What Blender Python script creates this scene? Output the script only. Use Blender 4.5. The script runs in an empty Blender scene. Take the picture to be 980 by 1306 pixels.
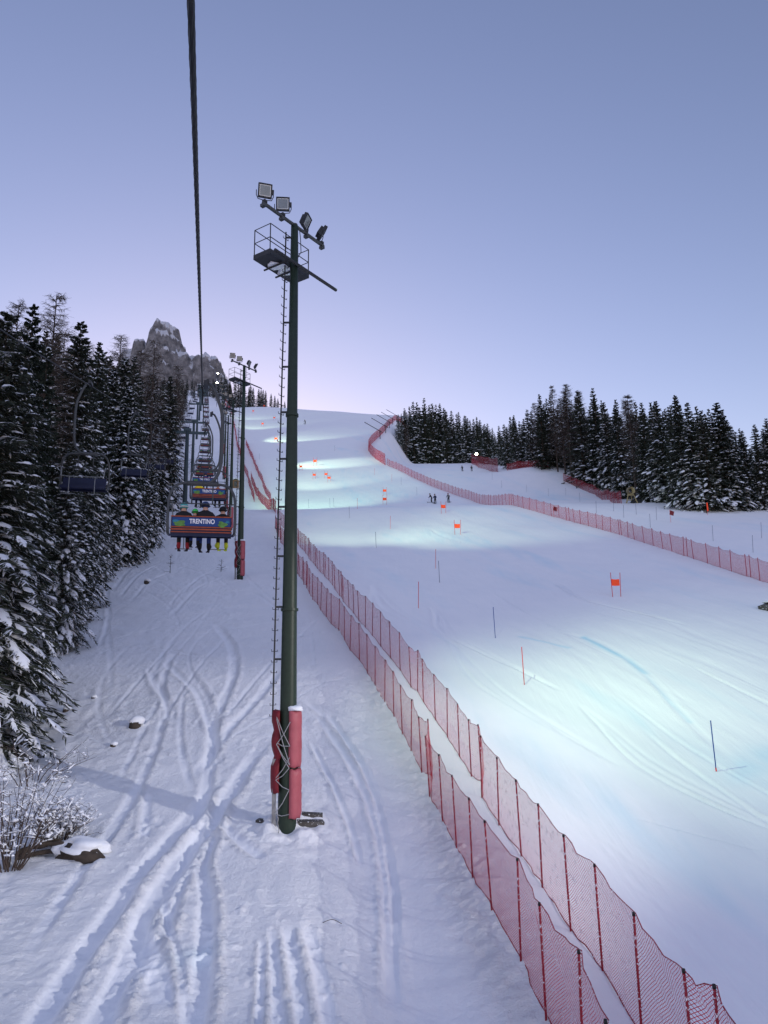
import bpy, bmesh, math, random
import numpy as np
from mathutils import Vector, Matrix

R = math.radians
scene = bpy.context.scene
COL = scene.collection

# ------------------------------------------------------------------ camera
PITCH, ROLL, FOC = R(12.0), 0.02, 943.0
fwd = np.array([0, math.cos(PITCH), math.sin(PITCH)])
up0 = np.array([0, -math.sin(PITCH), math.cos(PITCH)])
rt0 = np.array([1.0, 0, 0])
upv = up0 * math.cos(ROLL) + rt0 * math.sin(ROLL)
rtv = rt0 * math.cos(ROLL) - up0 * math.sin(ROLL)
cam_data = bpy.data.cameras.new("camera")
cam = bpy.data.objects.new("camera", cam_data)
COL.objects.link(cam)
cam.matrix_world = Matrix(((rtv[0], upv[0], -fwd[0], 0), (rtv[1], upv[1], -fwd[1], 0), (rtv[2], upv[2], -fwd[2], 0), (0, 0, 0, 1)))
cam_data.sensor_fit = 'HORIZONTAL'
cam_data.sensor_width = 36.0
cam_data.lens = FOC / 980.0 * 36.0
cam_data.clip_start = 0.1
cam_data.clip_end = 12000
scene.camera = cam


def ray(px, py):
    d = fwd * FOC + rtv * (px - 490.0) + upv * (653.0 - py)
    return d / np.linalg.norm(d)


# ------------------------------------------------------------------ noise
def vnoise(x, y, seed=0):
    x = np.asarray(x, float); y = np.asarray(y, float)
    xi = np.floor(x).astype(np.int64); yi = np.floor(y).astype(np.int64)
    fx = x - xi; fy = y - yi
    fx = fx * fx * (3 - 2 * fx); fy = fy * fy * (3 - 2 * fy)

    def hsh(a, b):
        n = (a * 374761393 + b * 668265263 + seed * 974634721) & 0x7fffffff
        n = ((n ^ (n >> 13)) * 1274126177) & 0x7fffffff
        return ((n ^ (n >> 16)) & 0xffff) / 65535.0
    a = hsh(xi, yi); b = hsh(xi + 1, yi); c = hsh(xi, yi + 1); d = hsh(xi + 1, yi + 1)
    return (a * (1 - fx) + b * fx) * (1 - fy) + (c * (1 - fx) + d * fx) * fy - 0.5


def fbm(x, y, seed=0, oct=4):
    s = 0; a = 1.0; f = 1.0
    for i in range(oct):
        s = s + a * vnoise(x * f + 17.3 * i, y * f - 9.1 * i, seed + i)
        a *= 0.5; f *= 2.03
    return s


def sstep(a, b, x):
    t = np.clip((x - a) / (b - a), 0, 1)
    return t * t * (3 - 2 * t)


# ------------------------------------------------------------------ terrain
PD = [-80, 0, 8, 14.7, 21, 30, 40, 58, 85, 100, 112, 118, 126, 137, 150, 160, 200, 300, 450, 480, 520, 600, 760]
PZ = [-14, -7.0, -6.2, -5.35, -4.45, -2.2, 1.1, 6.8, 14.6, 19.5, 24.1, 25.9, 27.5, 30.3, 35.0, 39.0, 58, 101, 164, 174.5, 186, 205, 230]
_ds = np.arange(-80, 760.01, 0.5)
_zs = np.interp(_ds, PD, PZ)
_k = np.hanning(17); _k /= _k.sum()
_zs = np.convolve(np.pad(_zs, 8, mode='edge'), _k, mode='valid')
FD = [10, 15.5, 24.5, 37.6, 52, 110]
FX = [4.3, 3.5, 2.6, 0.3, -4.0, -18.3]
RFD = [40, 62, 100, 128, 160, 200, 220, 240, 290, 400, 440, 520]
RFX = [37, 32, 24, 17.6, 8, -2.5, -4.5, -4, 1, 7, 14, 40]


def H(x, y):
    x = np.asarray(x, float); y = np.asarray(y, float)
    z = np.interp(y, _ds, _zs)
    yc = np.maximum(y, 1.0)
    # the race piste lies a little lower than the lift corridor
    z = z - 1.3 * sstep(-4, 12, x) * (1 - sstep(55, 95, y))
    # cross fall of the upper slope
    z = z - 0.095 * (x + 0.1 * yc) * sstep(200, 450, y) * sstep(-140, -60, x + 0.0 * yc)
    # lift line keeps climbing past the piste crest
    u = x / yc
    lift = sstep(-0.185, -0.235, u) * sstep(430, 520, y)
    zl = 164 + (y - 450) * 0.44
    z = z * (1 - lift) + zl * lift
    # ground right of the fence falls away
    rf = np.interp(y, RFD, RFX)
    drop = np.interp(y, [140, 150, 220, 290, 400, 500], [0, 1.5, 6.6, 14, 30, 40])
    z = z - drop * sstep(1, 12, x - rf)
    z = z + 3.0 * np.exp(-(((x - 42) / 14) ** 2 + ((y - 188) / 11) ** 2))
    # forest floor rises to the left
    ed = -0.242 * yc - 7.5
    d = np.clip(ed - x, 0, 60)
    z = z + np.where(y > 5, 0.10 * d, 0)
    # ridge the double fence stands on and the trough beside it
    fx = np.interp(y, FD, FX)
    near = 1 - sstep(60, 115, y)
    z = z + (0.28 + 0.17 * (1 - sstep(18, 28, y))) * np.exp(-((x - fx) / 1.4) ** 2) * near
    z = z - 0.45 * np.exp(-((x - fx + 3.1) / 1.45) ** 2) * (1 - sstep(19, 30, y)) * sstep(-5, 6, y)
    z = z + 0.25 * fbm(x / 14.0, y / 14.0, 5, 3) * (1 - sstep(150, 260, y))
    z = z + 1.2 * fbm(x / 45.0, y / 45.0, 9, 3) * sstep(90, 220, y)
    return z


_ts = np.concatenate([np.arange(6, 60, 0.05), np.arange(60, 240, 0.15), np.arange(240, 900, 0.5)])


def at(px, py):
    """a point of the snow surface seen along one line of sight"""
    d = ray(px, py)
    g = d[2] * _ts - H(d[0] * _ts, d[1] * _ts)
    idx = np.where(g < 0)[0]
    i = idx[0] if len(idx) else len(_ts) - 1
    if i == 0:
        t = _ts[0]
    else:
        g0, g1 = g[i - 1], g[i]
        t = _ts[i - 1] + (_ts[i] - _ts[i - 1]) * (g0 / (g0 - g1) if g0 != g1 else 0)
    return Vector((d[0] * t, d[1] * t, float(H(d[0] * t, d[1] * t))))


def gz(x, y):
    return float(H(x, y))


def xat(px, y, py=640):
    """sideways position at forward distance y in direction px"""
    d = ray(px, py)
    return d[0] / d[1] * y


# ------------------------------------------------------------------ materials
def new_mat(name):
    m = bpy.data.materials.new(name)
    m.use_nodes = True
    return m, m.node_tree.nodes, m.node_tree.links, m.node_tree.nodes["Principled BSDF"]


def simple(name, col, rough=0.6, metal=0.0, var=0.12, scale=6.0, bump=0.0, snow=0.0, spec=0.3):
    m, n, l, b = new_mat(name)
    tc = n.new("ShaderNodeTexCoord")
    no = n.new("ShaderNodeTexNoise"); no.inputs["Scale"].default_value = scale; no.inputs["Detail"].default_value = 5
    l.new(tc.outputs["Object"], no.inputs["Vector"])
    mx = n.new("ShaderNodeMix"); mx.data_type = 'RGBA'
    c = np.array(col)
    mx.inputs[6].default_value = (*np.clip(c * (1 - var * 2), 0, 1), 1)
    mx.inputs[7].default_value = (*np.clip(c * (1 + var * 2), 0, 1), 1)
    l.new(no.outputs["Fac"], mx.inputs[0])
    out = mx.outputs[2]
    if snow > 0:
        n2 = n.new("ShaderNodeTexNoise"); n2.inputs["Scale"].default_value = scale * 3; n2.inputs["Detail"].default_value = 6
        l.new(tc.outputs["Object"], n2.inputs["Vector"])
        rp = n.new("ShaderNodeValToRGB")
        rp.color_ramp.elements[0].position = 0.62 - snow * 0.2; rp.color_ramp.elements[1].position = 0.68 - snow * 0.2
        l.new(n2.outputs["Fac"], rp.inputs[0])
        m2 = n.new("ShaderNodeMix"); m2.data_type = 'RGBA'
        l.new(rp.outputs[0], m2.inputs[0]); l.new(out, m2.inputs[6]); m2.inputs[7].default_value = (0.75, 0.77, 0.82, 1)
        out = m2.outputs[2]
    l.new(out, b.inputs["Base Color"])
    b.inputs["Roughness"].default_value = rough
    b.inputs["Metallic"].default_value = metal
    b.inputs["Specular IOR Level"].default_value = spec
    if bump:
        bp = n.new("ShaderNodeBump"); bp.inputs["Strength"].default_value = bump; bp.inputs["Distance"].default_value = 0.02
        l.new(no.outputs["Fac"], bp.inputs["Height"]); l.new(bp.outputs["Normal"], b.inputs["Normal"])
    return m


M = {}
M['green_steel'] = simple('green_steel', (0.016, 0.03, 0.02), 0.45, 0.0, 0.2, 8, 0.05)
M['dark_steel'] = simple('dark_steel', (0.035, 0.037, 0.042), 0.5, 0.3, 0.15, 10)
M['grey_steel'] = simple('grey_steel', (0.07, 0.075, 0.08), 0.5, 0.4, 0.12, 8)
M['pale_steel'] = simple('pale_steel', (0.24, 0.25, 0.26), 0.45, 0.3, 0.1, 8)
M['tower_steel'] = simple('tower_steel', (0.055, 0.085, 0.10), 0.6, 0.2, 0.15, 2)
M['rope_steel'] = simple('rope_steel', (0.012, 0.012, 0.014), 0.55, 0.3, 0.1, 30)
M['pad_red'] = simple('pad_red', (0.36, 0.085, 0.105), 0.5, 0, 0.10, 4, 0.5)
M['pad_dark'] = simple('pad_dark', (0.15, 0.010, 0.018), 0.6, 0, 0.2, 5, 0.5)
M['snow_cap'] = simple('snow_cap', (0.80, 0.82, 0.86), 0.8, 0, 0.03, 9, 0.3)
M['plank'] = simple('plank', (0.07, 0.065, 0.06), 0.85, 0, 0.35, 5, 0.5, 0.08)
M['grey_plank'] = simple('grey_plank', (0.22, 0.22, 0.22), 0.85, 0, 0.2, 5, 0.3)
M['rope'] = simple('rope', (0.28, 0.28, 0.29), 0.9, 0, 0.25, 20)
M['glass'] = simple('lens_glass', (0.19, 0.21, 0.22), 0.12, 0, 0.2, 5, spec=0.6)
M['alu'] = simple('alu', (0.55, 0.56, 0.56), 0.4, 0.5, 0.1, 8)
M['black'] = simple('black_plastic', (0.012, 0.012, 0.014), 0.5, 0, 0.1)
M['post_red'] = simple('post_red', (0.26, 0.012, 0.028), 0.55, 0, 0.15, 9, 0, 0.07)
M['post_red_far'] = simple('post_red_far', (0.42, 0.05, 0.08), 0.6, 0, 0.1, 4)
M['orange'] = simple('gate_orange', (1.0, 0.085, 0.02), 0.6, 0, 0.04, 3)
M['pole_red'] = simple('pole_red', (0.62, 0.03, 0.03), 0.45, 0, 0.05)
M['pole_blue'] = simple('pole_blue', (0.02, 0.07, 0.28), 0.45, 0, 0.05)
M['pole_grey'] = simple('pole_grey', (0.10, 0.11, 0.17), 0.5, 0, 0.05)
M['navy'] = simple('navy_vinyl', (0.006, 0.011, 0.045), 0.5, 0, 0.12, 6)
M['sign_blue'] = simple('sign_blue', (0.008, 0.05, 0.20), 0.45, 0, 0.08, 3)
M['sign_white'] = simple('sign_white', (0.80, 0.80, 0.82), 0.5, 0, 0.02)
M['sign_green'] = simple('sign_green', (0.10, 0.24, 0.05), 0.5, 0, 0.35, 9)
M['sign_cyan'] = simple('sign_cyan', (0.02, 0.18, 0.28), 0.5, 0, 0.3, 9)
M['rust'] = simple('rust_trim', (0.34, 0.075, 0.035), 0.7, 0, 0.2, 6)
M['bark'] = simple('bark', (0.055, 0.043, 0.035), 0.95, 0, 0.35, 7, 0.6)
M['larch'] = simple('larch_twigs', (0.066, 0.052, 0.045), 0.95, 0, 0.3, 2)
M['twig'] = simple('bare_twigs', (0.075, 0.055, 0.045), 0.9, 0, 0.3, 6)
M['tree_snow'] = simple('tree_snow', (0.78, 0.80, 0.85), 0.85, 0, 0.05, 4, 0.4)
M['wood'] = simple('brown_wood', (0.20, 0.11, 0.06), 0.8, 0, 0.3, 4, 0.3)
M['gun_yellow'] = simple('gun_yellow', (0.30, 0.25, 0.14), 0.6, 0, 0.2, 5)
M['skin'] = simple('skin', (0.55, 0.33, 0.25), 0.6, 0, 0.05)
for nm, c in dict(black_cloth=(0.010, 0.010, 0.013), navy_cloth=(0.012, 0.02, 0.06), blue_cloth=(0.02, 0.05, 0.22), yellow_cloth=(0.75, 0.58, 0.02),
                  lime=(0.42, 0.48, 0.03), red_cloth=(0.28, 0.02, 0.03), brown_cloth=(0.35, 0.13, 0.06), teal=(0.10, 0.42, 0.40), green_cloth=(0.05, 0.5, 0.10),
                  navy_helmet=(0.015, 0.035, 0.12), white_cloth=(0.7, 0.7, 0.72), grey_cloth=(0.12, 0.12, 0.14)).items():
    M[nm] = simple(nm, c, 0.7, 0, 0.12, 8)


def needles_mat():
    m, n, l, b = new_mat('needles')
    oi = n.new("ShaderNodeObjectInfo")
    mx = n.new("ShaderNodeMix"); mx.data_type = 'RGBA'
    mx.inputs[6].default_value = (0.018, 0.026, 0.019, 1); mx.inputs[7].default_value = (0.046, 0.054, 0.042, 1)
    l.new(oi.outputs["Random"], mx.inputs[0])
    l.new(mx.outputs[2], b.inputs["Base Color"])
    b.inputs["Roughness"].default_value = 0.8
    b.inputs["Specular IOR Level"].default_value = 0.15
    return m


M['needles'] = needles_mat()


def net_mat(name, col, cell, w, op=1.0):
    m, n, l, b = new_mat(name)
    uv = n.new("ShaderNodeUVMap"); uv.uv_map = "UVMap"
    sp = n.new("ShaderNodeSeparateXYZ"); l.new(uv.outputs[0], sp.inputs[0])

    def math_(op_, a, b_):
        q = n.new("ShaderNodeMath"); q.operation = op_
        for i, v in enumerate((a, b_)):
            if v is None: continue
            if isinstance(v, (int, float)): q.inputs[i].default_value = v
            else: l.new(v, q.inputs[i])
        return q.outputs[0]
    s = math_('ADD', sp.outputs[0], sp.outputs[1]); d = math_('SUBTRACT', sp.outputs[0], sp.outputs[1])
    a1 = math_('LESS_THAN', math_('FRACT', math_('DIVIDE', s, cell), None), w)
    a2 = math_('LESS_THAN', math_('FRACT', math_('DIVIDE', d, cell), None), w)
    strand = math_('MAXIMUM', a1, a2)
    # snow crusted in the mesh here and there
    no = n.new("ShaderNodeTexNoise"); no.inputs["Scale"].default_value = 7; no.inputs["Detail"].default_value = 6
    l.new(uv.outputs[0], no.inputs["Vector"])
    crust = math_('GREATER_THAN', no.outputs["Fac"], 0.585)
    n3 = n.new("ShaderNodeTexNoise"); n3.inputs["Scale"].default_value = 60; n3.inputs["Detail"].default_value = 2
    l.new(uv.outputs[0], n3.inputs["Vector"])
    crust = math_('MULTIPLY', crust, math_('GREATER_THAN', n3.outputs["Fac"], 0.5))
    alpha = math_('MULTIPLY', math_('MAXIMUM', strand, math_('MULTIPLY', crust, 0.55)), op)
    mx = n.new("ShaderNodeMix"); mx.data_type = 'RGBA'
    mx.inputs[6].default_value = (*col, 1); mx.inputs[7].default_value = (0.7, 0.68, 0.74, 1)
    l.new(math_('MULTIPLY', crust, 0.75), mx.inputs[0])
    l.new(mx.outputs[2], b.inputs["Base Color"])
    l.new(alpha, b.inputs["Alpha"])
    b.inputs["Roughness"].default_value = 0.7
    b.inputs["Specular IOR Level"].default_value = 0.1
    return m


M['net'] = net_mat('net_red', (0.50, 0.028, 0.05), 0.058, 0.20)
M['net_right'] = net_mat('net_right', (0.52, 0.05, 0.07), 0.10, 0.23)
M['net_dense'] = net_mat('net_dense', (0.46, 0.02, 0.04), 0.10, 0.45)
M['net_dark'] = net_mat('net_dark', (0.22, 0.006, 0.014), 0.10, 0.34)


def snow_mat():
    m, n, l, b = new_mat('snow')
    tc = n.new("ShaderNodeTexCoord")
    vc = n.new("ShaderNodeAttribute"); vc.attribute_name = "dye"
    no = n.new("ShaderNodeTexNoise"); no.inputs["Scale"].default_value = 0.5; no.inputs["Detail"].default_value = 6
    l.new(tc.outputs["Object"], no.inputs["Vector"])
    mx = n.new("ShaderNodeMix"); mx.data_type = 'RGBA'
    mx.inputs[6].default_value = (0.79, 0.81, 0.85, 1); mx.inputs[7].default_value = (0.88, 0.88, 0.90, 1)
    l.new(no.outputs["Fac"], mx.inputs[0])
    m2 = n.new("ShaderNodeMix"); m2.data_type = 'RGBA'
    l.new(vc.outputs["Fac"], m2.inputs[0]); l.new(mx.outputs[2], m2.inputs[6]); m2.inputs[7].default_value = (0.36, 0.66, 0.82, 1)
    l.new(m2.outputs[2], b.inputs["Base Color"])
    b.inputs["Roughness"].default_value = 0.65
    b.inputs["Specular IOR Level"].default_value = 0.25
    # grain: fine crystals, coarse crumble (away from groomed lanes) and groomed streaks
    gr = n.new("ShaderNodeAttribute"); gr.attribute_name = "rough"
    f1 = n.new("ShaderNodeTexNoise"); f1.inputs["Scale"].default_value = 6; f1.inputs["Detail"].default_value = 10; f1.inputs["Roughness"].default_value = 0.72
    l.new(tc.outputs["Object"], f1.inputs["Vector"])
    mp = n.new("ShaderNodeMapping"); mp.inputs["Scale"].default_value = (1.5, 0.06, 0.06); mp.inputs["Rotation"].default_value = (0, 0, R(-18))
    l.new(tc.outputs["Object"], mp.inputs["Vector"])
    f2 = n.new("ShaderNodeTexNoise"); f2.inputs["Scale"].default_value = 2.2; f2.inputs["Detail"].default_value = 6
    l.new(mp.outputs[0], f2.inputs["Vector"])
    b1 = n.new("ShaderNodeBump"); b1.inputs["Distance"].default_value = 0.13
    l.new(gr.outputs["Fac"], b1.inputs["Strength"]); l.new(f1.outputs["Fac"], b1.inputs["Height"])
    b2 = n.new("ShaderNodeBump"); b2.inputs["Distance"].default_value = 0.12; b2.inputs["Strength"].default_value = 0.24
    l.new(f2.outputs["Fac"], b2.inputs["Height"]); l.new(b1.outputs["Normal"], b2.inputs["Normal"])
    l.new(b2.outputs["Normal"], b.inputs["Normal"])
    return m


M['snow'] = snow_mat()


def rock_mat():
    m, n, l, b = new_mat('dolomite_rock')
    tc = n.new("ShaderNodeTexCoord"); geo = n.new("ShaderNodeNewGeometry")
    no = n.new("ShaderNodeTexNoise"); no.inputs["Scale"].default_value = 0.055; no.inputs["Detail"].default_value = 10; no.inputs["Roughness"].default_value = 0.7
    l.new(tc.outputs["Object"], no.inputs["Vector"])
    rp = n.new("ShaderNodeValToRGB")
    rp.color_ramp.elements[0].position = 0.35; rp.color_ramp.elements[0].color = (0.06, 0.06, 0.066, 1)
    rp.color_ramp.elements[1].position = 0.7; rp.color_ramp.elements[1].color = (0.36, 0.35, 0.36, 1)
    l.new(no.outputs["Fac"], rp.inputs[0])
    sx = n.new("ShaderNodeSeparateXYZ"); l.new(geo.outputs["Normal"], sx.inputs[0])
    n2 = n.new("ShaderNodeTexNoise"); n2.inputs["Scale"].default_value = 0.05; n2.inputs["Detail"].default_value = 8
    l.new(tc.outputs["Object"], n2.inputs["Vector"])
    ad = n.new("ShaderNodeMath"); ad.operation = 'ADD'; l.new(sx.outputs[2], ad.inputs[0]); l.new(n2.outputs["Fac"], ad.inputs[1])
    r2 = n.new("ShaderNodeValToRGB"); r2.color_ramp.elements[0].position = 0.90; r2.color_ramp.elements[1].position = 1.02
    l.new(ad.outputs[0], r2.inputs[0])
    mx = n.new("ShaderNodeMix"); mx.data_type = 'RGBA'
    l.new(r2.outputs[0], mx.inputs[0]); l.new(rp.outputs[0], mx.inputs[6]); mx.inputs[7].default_value = (0.62, 0.64, 0.70, 1)
    l.new(mx.outputs[2], b.inputs["Base Color"])
    b.inputs["Roughness"].default_value = 0.95
    bp = n.new("ShaderNodeBump"); bp.inputs["Strength"].default_value = 1; bp.inputs["Distance"].default_value = 9
    l.new(no.outputs["Fac"], bp.inputs["Height"]); l.new(bp.outputs["Normal"], b.inputs["Normal"])
    return m


M['rock'] = rock_mat()


def lamp_mat():
    m, n, l, b = new_mat('lit_lamp')
    b.inputs["Emission Color"].default_value = (1, 0.95, 0.75, 1)
    b.inputs["Emission Strength"].default_value = 30
    b.inputs["Base Color"].default_value = (0.8, 0.8, 0.7, 1)
    return m


M['lamp'] = lamp_mat()


# ------------------------------------------------------------------ mesh helpers
def fast_mesh(name, verts, quads, mats, midx=None, smooth=False, uvs=None):
    me = bpy.data.meshes.new(name)
    nv, nf = len(verts), len(quads)
    k = quads.shape[1]
    me.vertices.add(nv); me.vertices.foreach_set("co", np.asarray(verts, np.float32).ravel())
    me.loops.add(nf * k); me.loops.foreach_set("vertex_index", quads.astype(np.int32).ravel())
    me.polygons.add(nf)
    me.polygons.foreach_set("loop_start", np.arange(0, nf * k, k, dtype=np.int32))
    me.polygons.foreach_set("loop_total", np.full(nf, k, np.int32))
    if midx is not None:
        me.polygons.foreach_set("material_index", midx.astype(np.int32))
    me.polygons.foreach_set("use_smooth", np.full(nf, smooth))
    if uvs is not None:
        ul = me.uv_layers.new(name="UVMap")
        ul.data.foreach_set("uv", uvs[quads.ravel()].astype(np.float32).ravel())
    for m in mats:
        me.materials.append(m)
    me.update(calc_edges=True)
    me.validate()
    return me


class MB:
    def __init__(self):
        self.v = []; self.f = []

    def box(self, c, s, rot=None, taper=1.0):
        c = Vector(c); hx, hy, hz = s[0] / 2, s[1] / 2, s[2] / 2
        i = len(self.v)
        for z in (-1, 1):
            k = taper if z > 0 else 1
            for x, y in ((-1, -1), (1, -1), (1, 1), (-1, 1)):
                p = Vector((x * hx * k, y * hy * k, z * hz))
                if rot is not None: p = rot @ p
                self.v.append(c + p)
        self.f += [(i, i + 3, i + 2, i + 1), (i + 4, i + 5, i + 6, i + 7)] + [(i + a, i + (a + 1) % 4, i + 4 + (a + 1) % 4, i + 4 + a) for a in range(4)]
        return self

    def tube(self, pts, r, n=8, caps=True):
        pts = [Vector(p) for p in pts]
        rs = r if isinstance(r, (list, tuple)) else [r] * len(pts)
        base = len(self.v)
        prev = None
        for k, p in enumerate(pts):
            t = (pts[min(k + 1, len(pts) - 1)] - pts[max(k - 1, 0)]).normalized()
            if prev is None:
                a = t.orthogonal().normalized()
            else:
                a = (prev - t * prev.dot(t)).normalized()
            prev = a
            b = t.cross(a)
            for j in range(n):
                an = 2 * math.pi * j / n
                self.v.append(p + (a * math.cos(an) + b * math.sin(an)) * rs[k])
        for k in range(len(pts) - 1):
            for j in range(n):
                i0 = base + k * n + j; i1 = base + k * n + (j + 1) % n
                self.f.append((i0, i1, i1 + n, i0 + n))
        if caps:
            self.f.append(tuple(base + j for j in reversed(range(n))))
            e = base + (len(pts) - 1) * n
            self.f.append(tuple(e + j for j in range(n)))
        return self

    def blob(self, c, s, seed=0, nu=10, nv=7, amp=0.2, flat=-1.0):
        rng = np.random.RandomState(seed)
        ph = rng.rand(6) * 6.28
        c = Vector(c); base = len(self.v)
        for a in range(nv + 1):
            th = math.pi * a / nv
            for b in range(nu):
                fi = 2 * math.pi * b / nu
                d = Vector((math.sin(th) * math.cos(fi), math.sin(th) * math.sin(fi), math.cos(th)))
                k = 1 + amp * (math.sin(3 * d.x + ph[0]) * math.sin(2.5 * d.y + ph[1]) + 0.6 * math.sin(5 * d.z + ph[2] + 3 * d.x) + 0.4 * math.sin(7 * d.y + ph[3]))
                p = Vector((d.x * s[0], d.y * s[1], max(d.z, flat) * s[2])) * k
                self.v.append(c + p)
        for a in range(nv):
            for b in range(nu):
                i0 = base + a * nu + b; i1 = base + a * nu + (b + 1) % nu
                self.f.append((i0, i0 + nu, i1 + nu, i1))
        return self

    def mesh(self, name, mat, smooth=False):
        me = bpy.data.meshes.new(name)
        me.from_pydata([tuple(p) for p in self.v], [], self.f)
        me.materials.append(mat)
        if smooth:
            me.polygons.foreach_set("use_smooth", [True] * len(me.polygons))
        me.update()
        return me

    def build(self, name, mat, parent=None, smooth=False):
        return link(name, self.mesh(name, mat, smooth), parent)


def link(name, data, parent=None, loc=None, rotz=None, scale=None):
    o = bpy.data.objects.new(name, data)
    COL.objects.link(o)
    if parent is not None: o.parent = parent
    if loc is not None: o.location = loc
    if rotz is not None: o.rotation_euler = (0, 0, rotz)
    if scale is not None: o.scale = scale if hasattr(scale, '__len__') else (scale,) * 3
    return o


def tag(o, label, cat, group=None, kind=None):
    if label: o['label'] = label
    if cat: o['category'] = cat
    if group: o['group'] = group
    if kind: o['kind'] = kind
    return o


def thing(name, label, cat, loc=(0, 0, 0), rotz=0.0, group=None):
    o = link(name, None, None, loc, rotz)
    o.empty_display_size = 0.3
    return tag(o, label, cat, group)


def copy_tree(o, parent=None):
    c = o.copy(); COL.objects.link(c)
    c.parent = parent
    for ch in list(o.children):
        copy_tree(ch, c)
    return c


ONES = "first second third fourth fifth sixth seventh eighth ninth tenth eleventh twelfth thirteenth fourteenth fifteenth sixteenth seventeenth eighteenth nineteenth".split()
TENS = {2: "twent", 3: "thirt", 4: "fort", 5: "fift", 6: "sixt", 7: "sevent", 8: "eight", 9: "ninet"}


def nth(k):
    if k < 20: return ONES[k - 1]
    t, o = divmod(k, 10)
    if t >= 10: return "%dth" % k
    return TENS[t] + ("ieth" if o == 0 else "y-" + ONES[o - 1])


# ------------------------------------------------------------------ snow ground (one sheet)
TRACKS = [  # photo lines of ski runs, half width m, depth m
    ([(30, 1330), (46, 1306), (89, 1236), (132, 1179), (161, 1136), (171, 1118), (214, 1071), (250, 1032), (285, 985)], 0.26, 0.17),
    ([(110, 1330), (121, 1306), (161, 1229), (186, 1161), (229, 1093), (264, 1054), (300, 1000), (345, 930)], 0.26, 0.18),
    ([(243, 1330), (246, 1306), (261, 1214), (264, 1143), (254, 1107), (271, 1057), (285, 1010)], 0.20, 0.17),
    ([(214, 1293), (200, 1243), (180, 1200), (172, 1160)], 0.22, 0.10),
    ([(207, 1146), (221, 1200), (232, 1239), (236, 1306)], 0.09, 0.07),
    ([(275, 1046), (304, 1071), (339, 1096)], 0.16, 0.12),
    ([(189, 1011), (186, 1040), (184, 1071)], 0.15, 0.10),
    ([(348, 1179), (352, 1240), (355, 1306), (357, 1330)], 0.11, 0.05),
    ([(366, 1175), (376, 1230), (387, 1306), (391, 1330)], 0.13, 0.09),
    ([(391, 1179), (404, 1220), (416, 1286), (420, 1330)], 0.15, 0.08),
    ([(336, 1190), (333, 1250), (330, 1330)], 0.07, 0.05),
    ([(160, 1306), (205, 1180), (240, 1100), (262, 1010), (272, 930), (262, 890), (235, 850)], 0.20, 0.12),
    ([(20, 1240), (95, 1120), (150, 1050), (190, 975), (212, 910), (205, 870), (225, 820)], 0.17, 0.10),
    ([(275, 990), (268, 945), (280, 900), (300, 860), (295, 820), (270, 790)], 0.22, 0.13),
    ([(240, 1000), (290, 930), (330, 890), (358, 850)], 0.20, 0.12),
    ([(400, 905), (440, 960), (475, 1030), (492, 1100), (497, 1200), (500, 1306)], 0.14, 0.11),
    ([(412, 900), (455, 960), (487, 1040), (503, 1120), (507, 1220)], 0.10, 0.09),
    ([(395, 940), (420, 990), (450, 1060), (462, 1110)], 0.10, 0.08),
    ([(385, 890), (430, 925), (470, 985), (490, 1040)], 0.12, 0.07),
    ([(205, 840), (250, 880), (275, 940), (282, 980)], 0.16, 0.11),
    ([(190, 850), (198, 870), (215, 895), (222, 925)], 0.18, 0.12),
    ([(120, 835), (160, 822), (220, 828), (300, 850), (345, 858)], 0.10, 0.08),
    ([(130, 820), (200, 800), (260, 790), (330, 800)], 0.09, 0.07),
    ([(140, 760), (165, 725), (200, 710), (230, 703)], 0.16, 0.10),
    ([(150, 765), (180, 730), (215, 715)], 0.14, 0.09),
    ([(165, 770), (190, 740), (235, 722), (262, 718)], 0.14, 0.08),
    ([(215, 790), (250, 750), (290, 735)], 0.16, 0.09),
    ([(230, 760), (255, 735), (285, 722)], 0.14, 0.08),
    ([(110, 720), (135, 745), (140, 790), (125, 830)], 0.14, 0.08),
    ([(150, 1000), (170, 960), (185, 925), (205, 890)], 0.12, 0.06),
]


MASTB = at(366, 1056)


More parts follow.
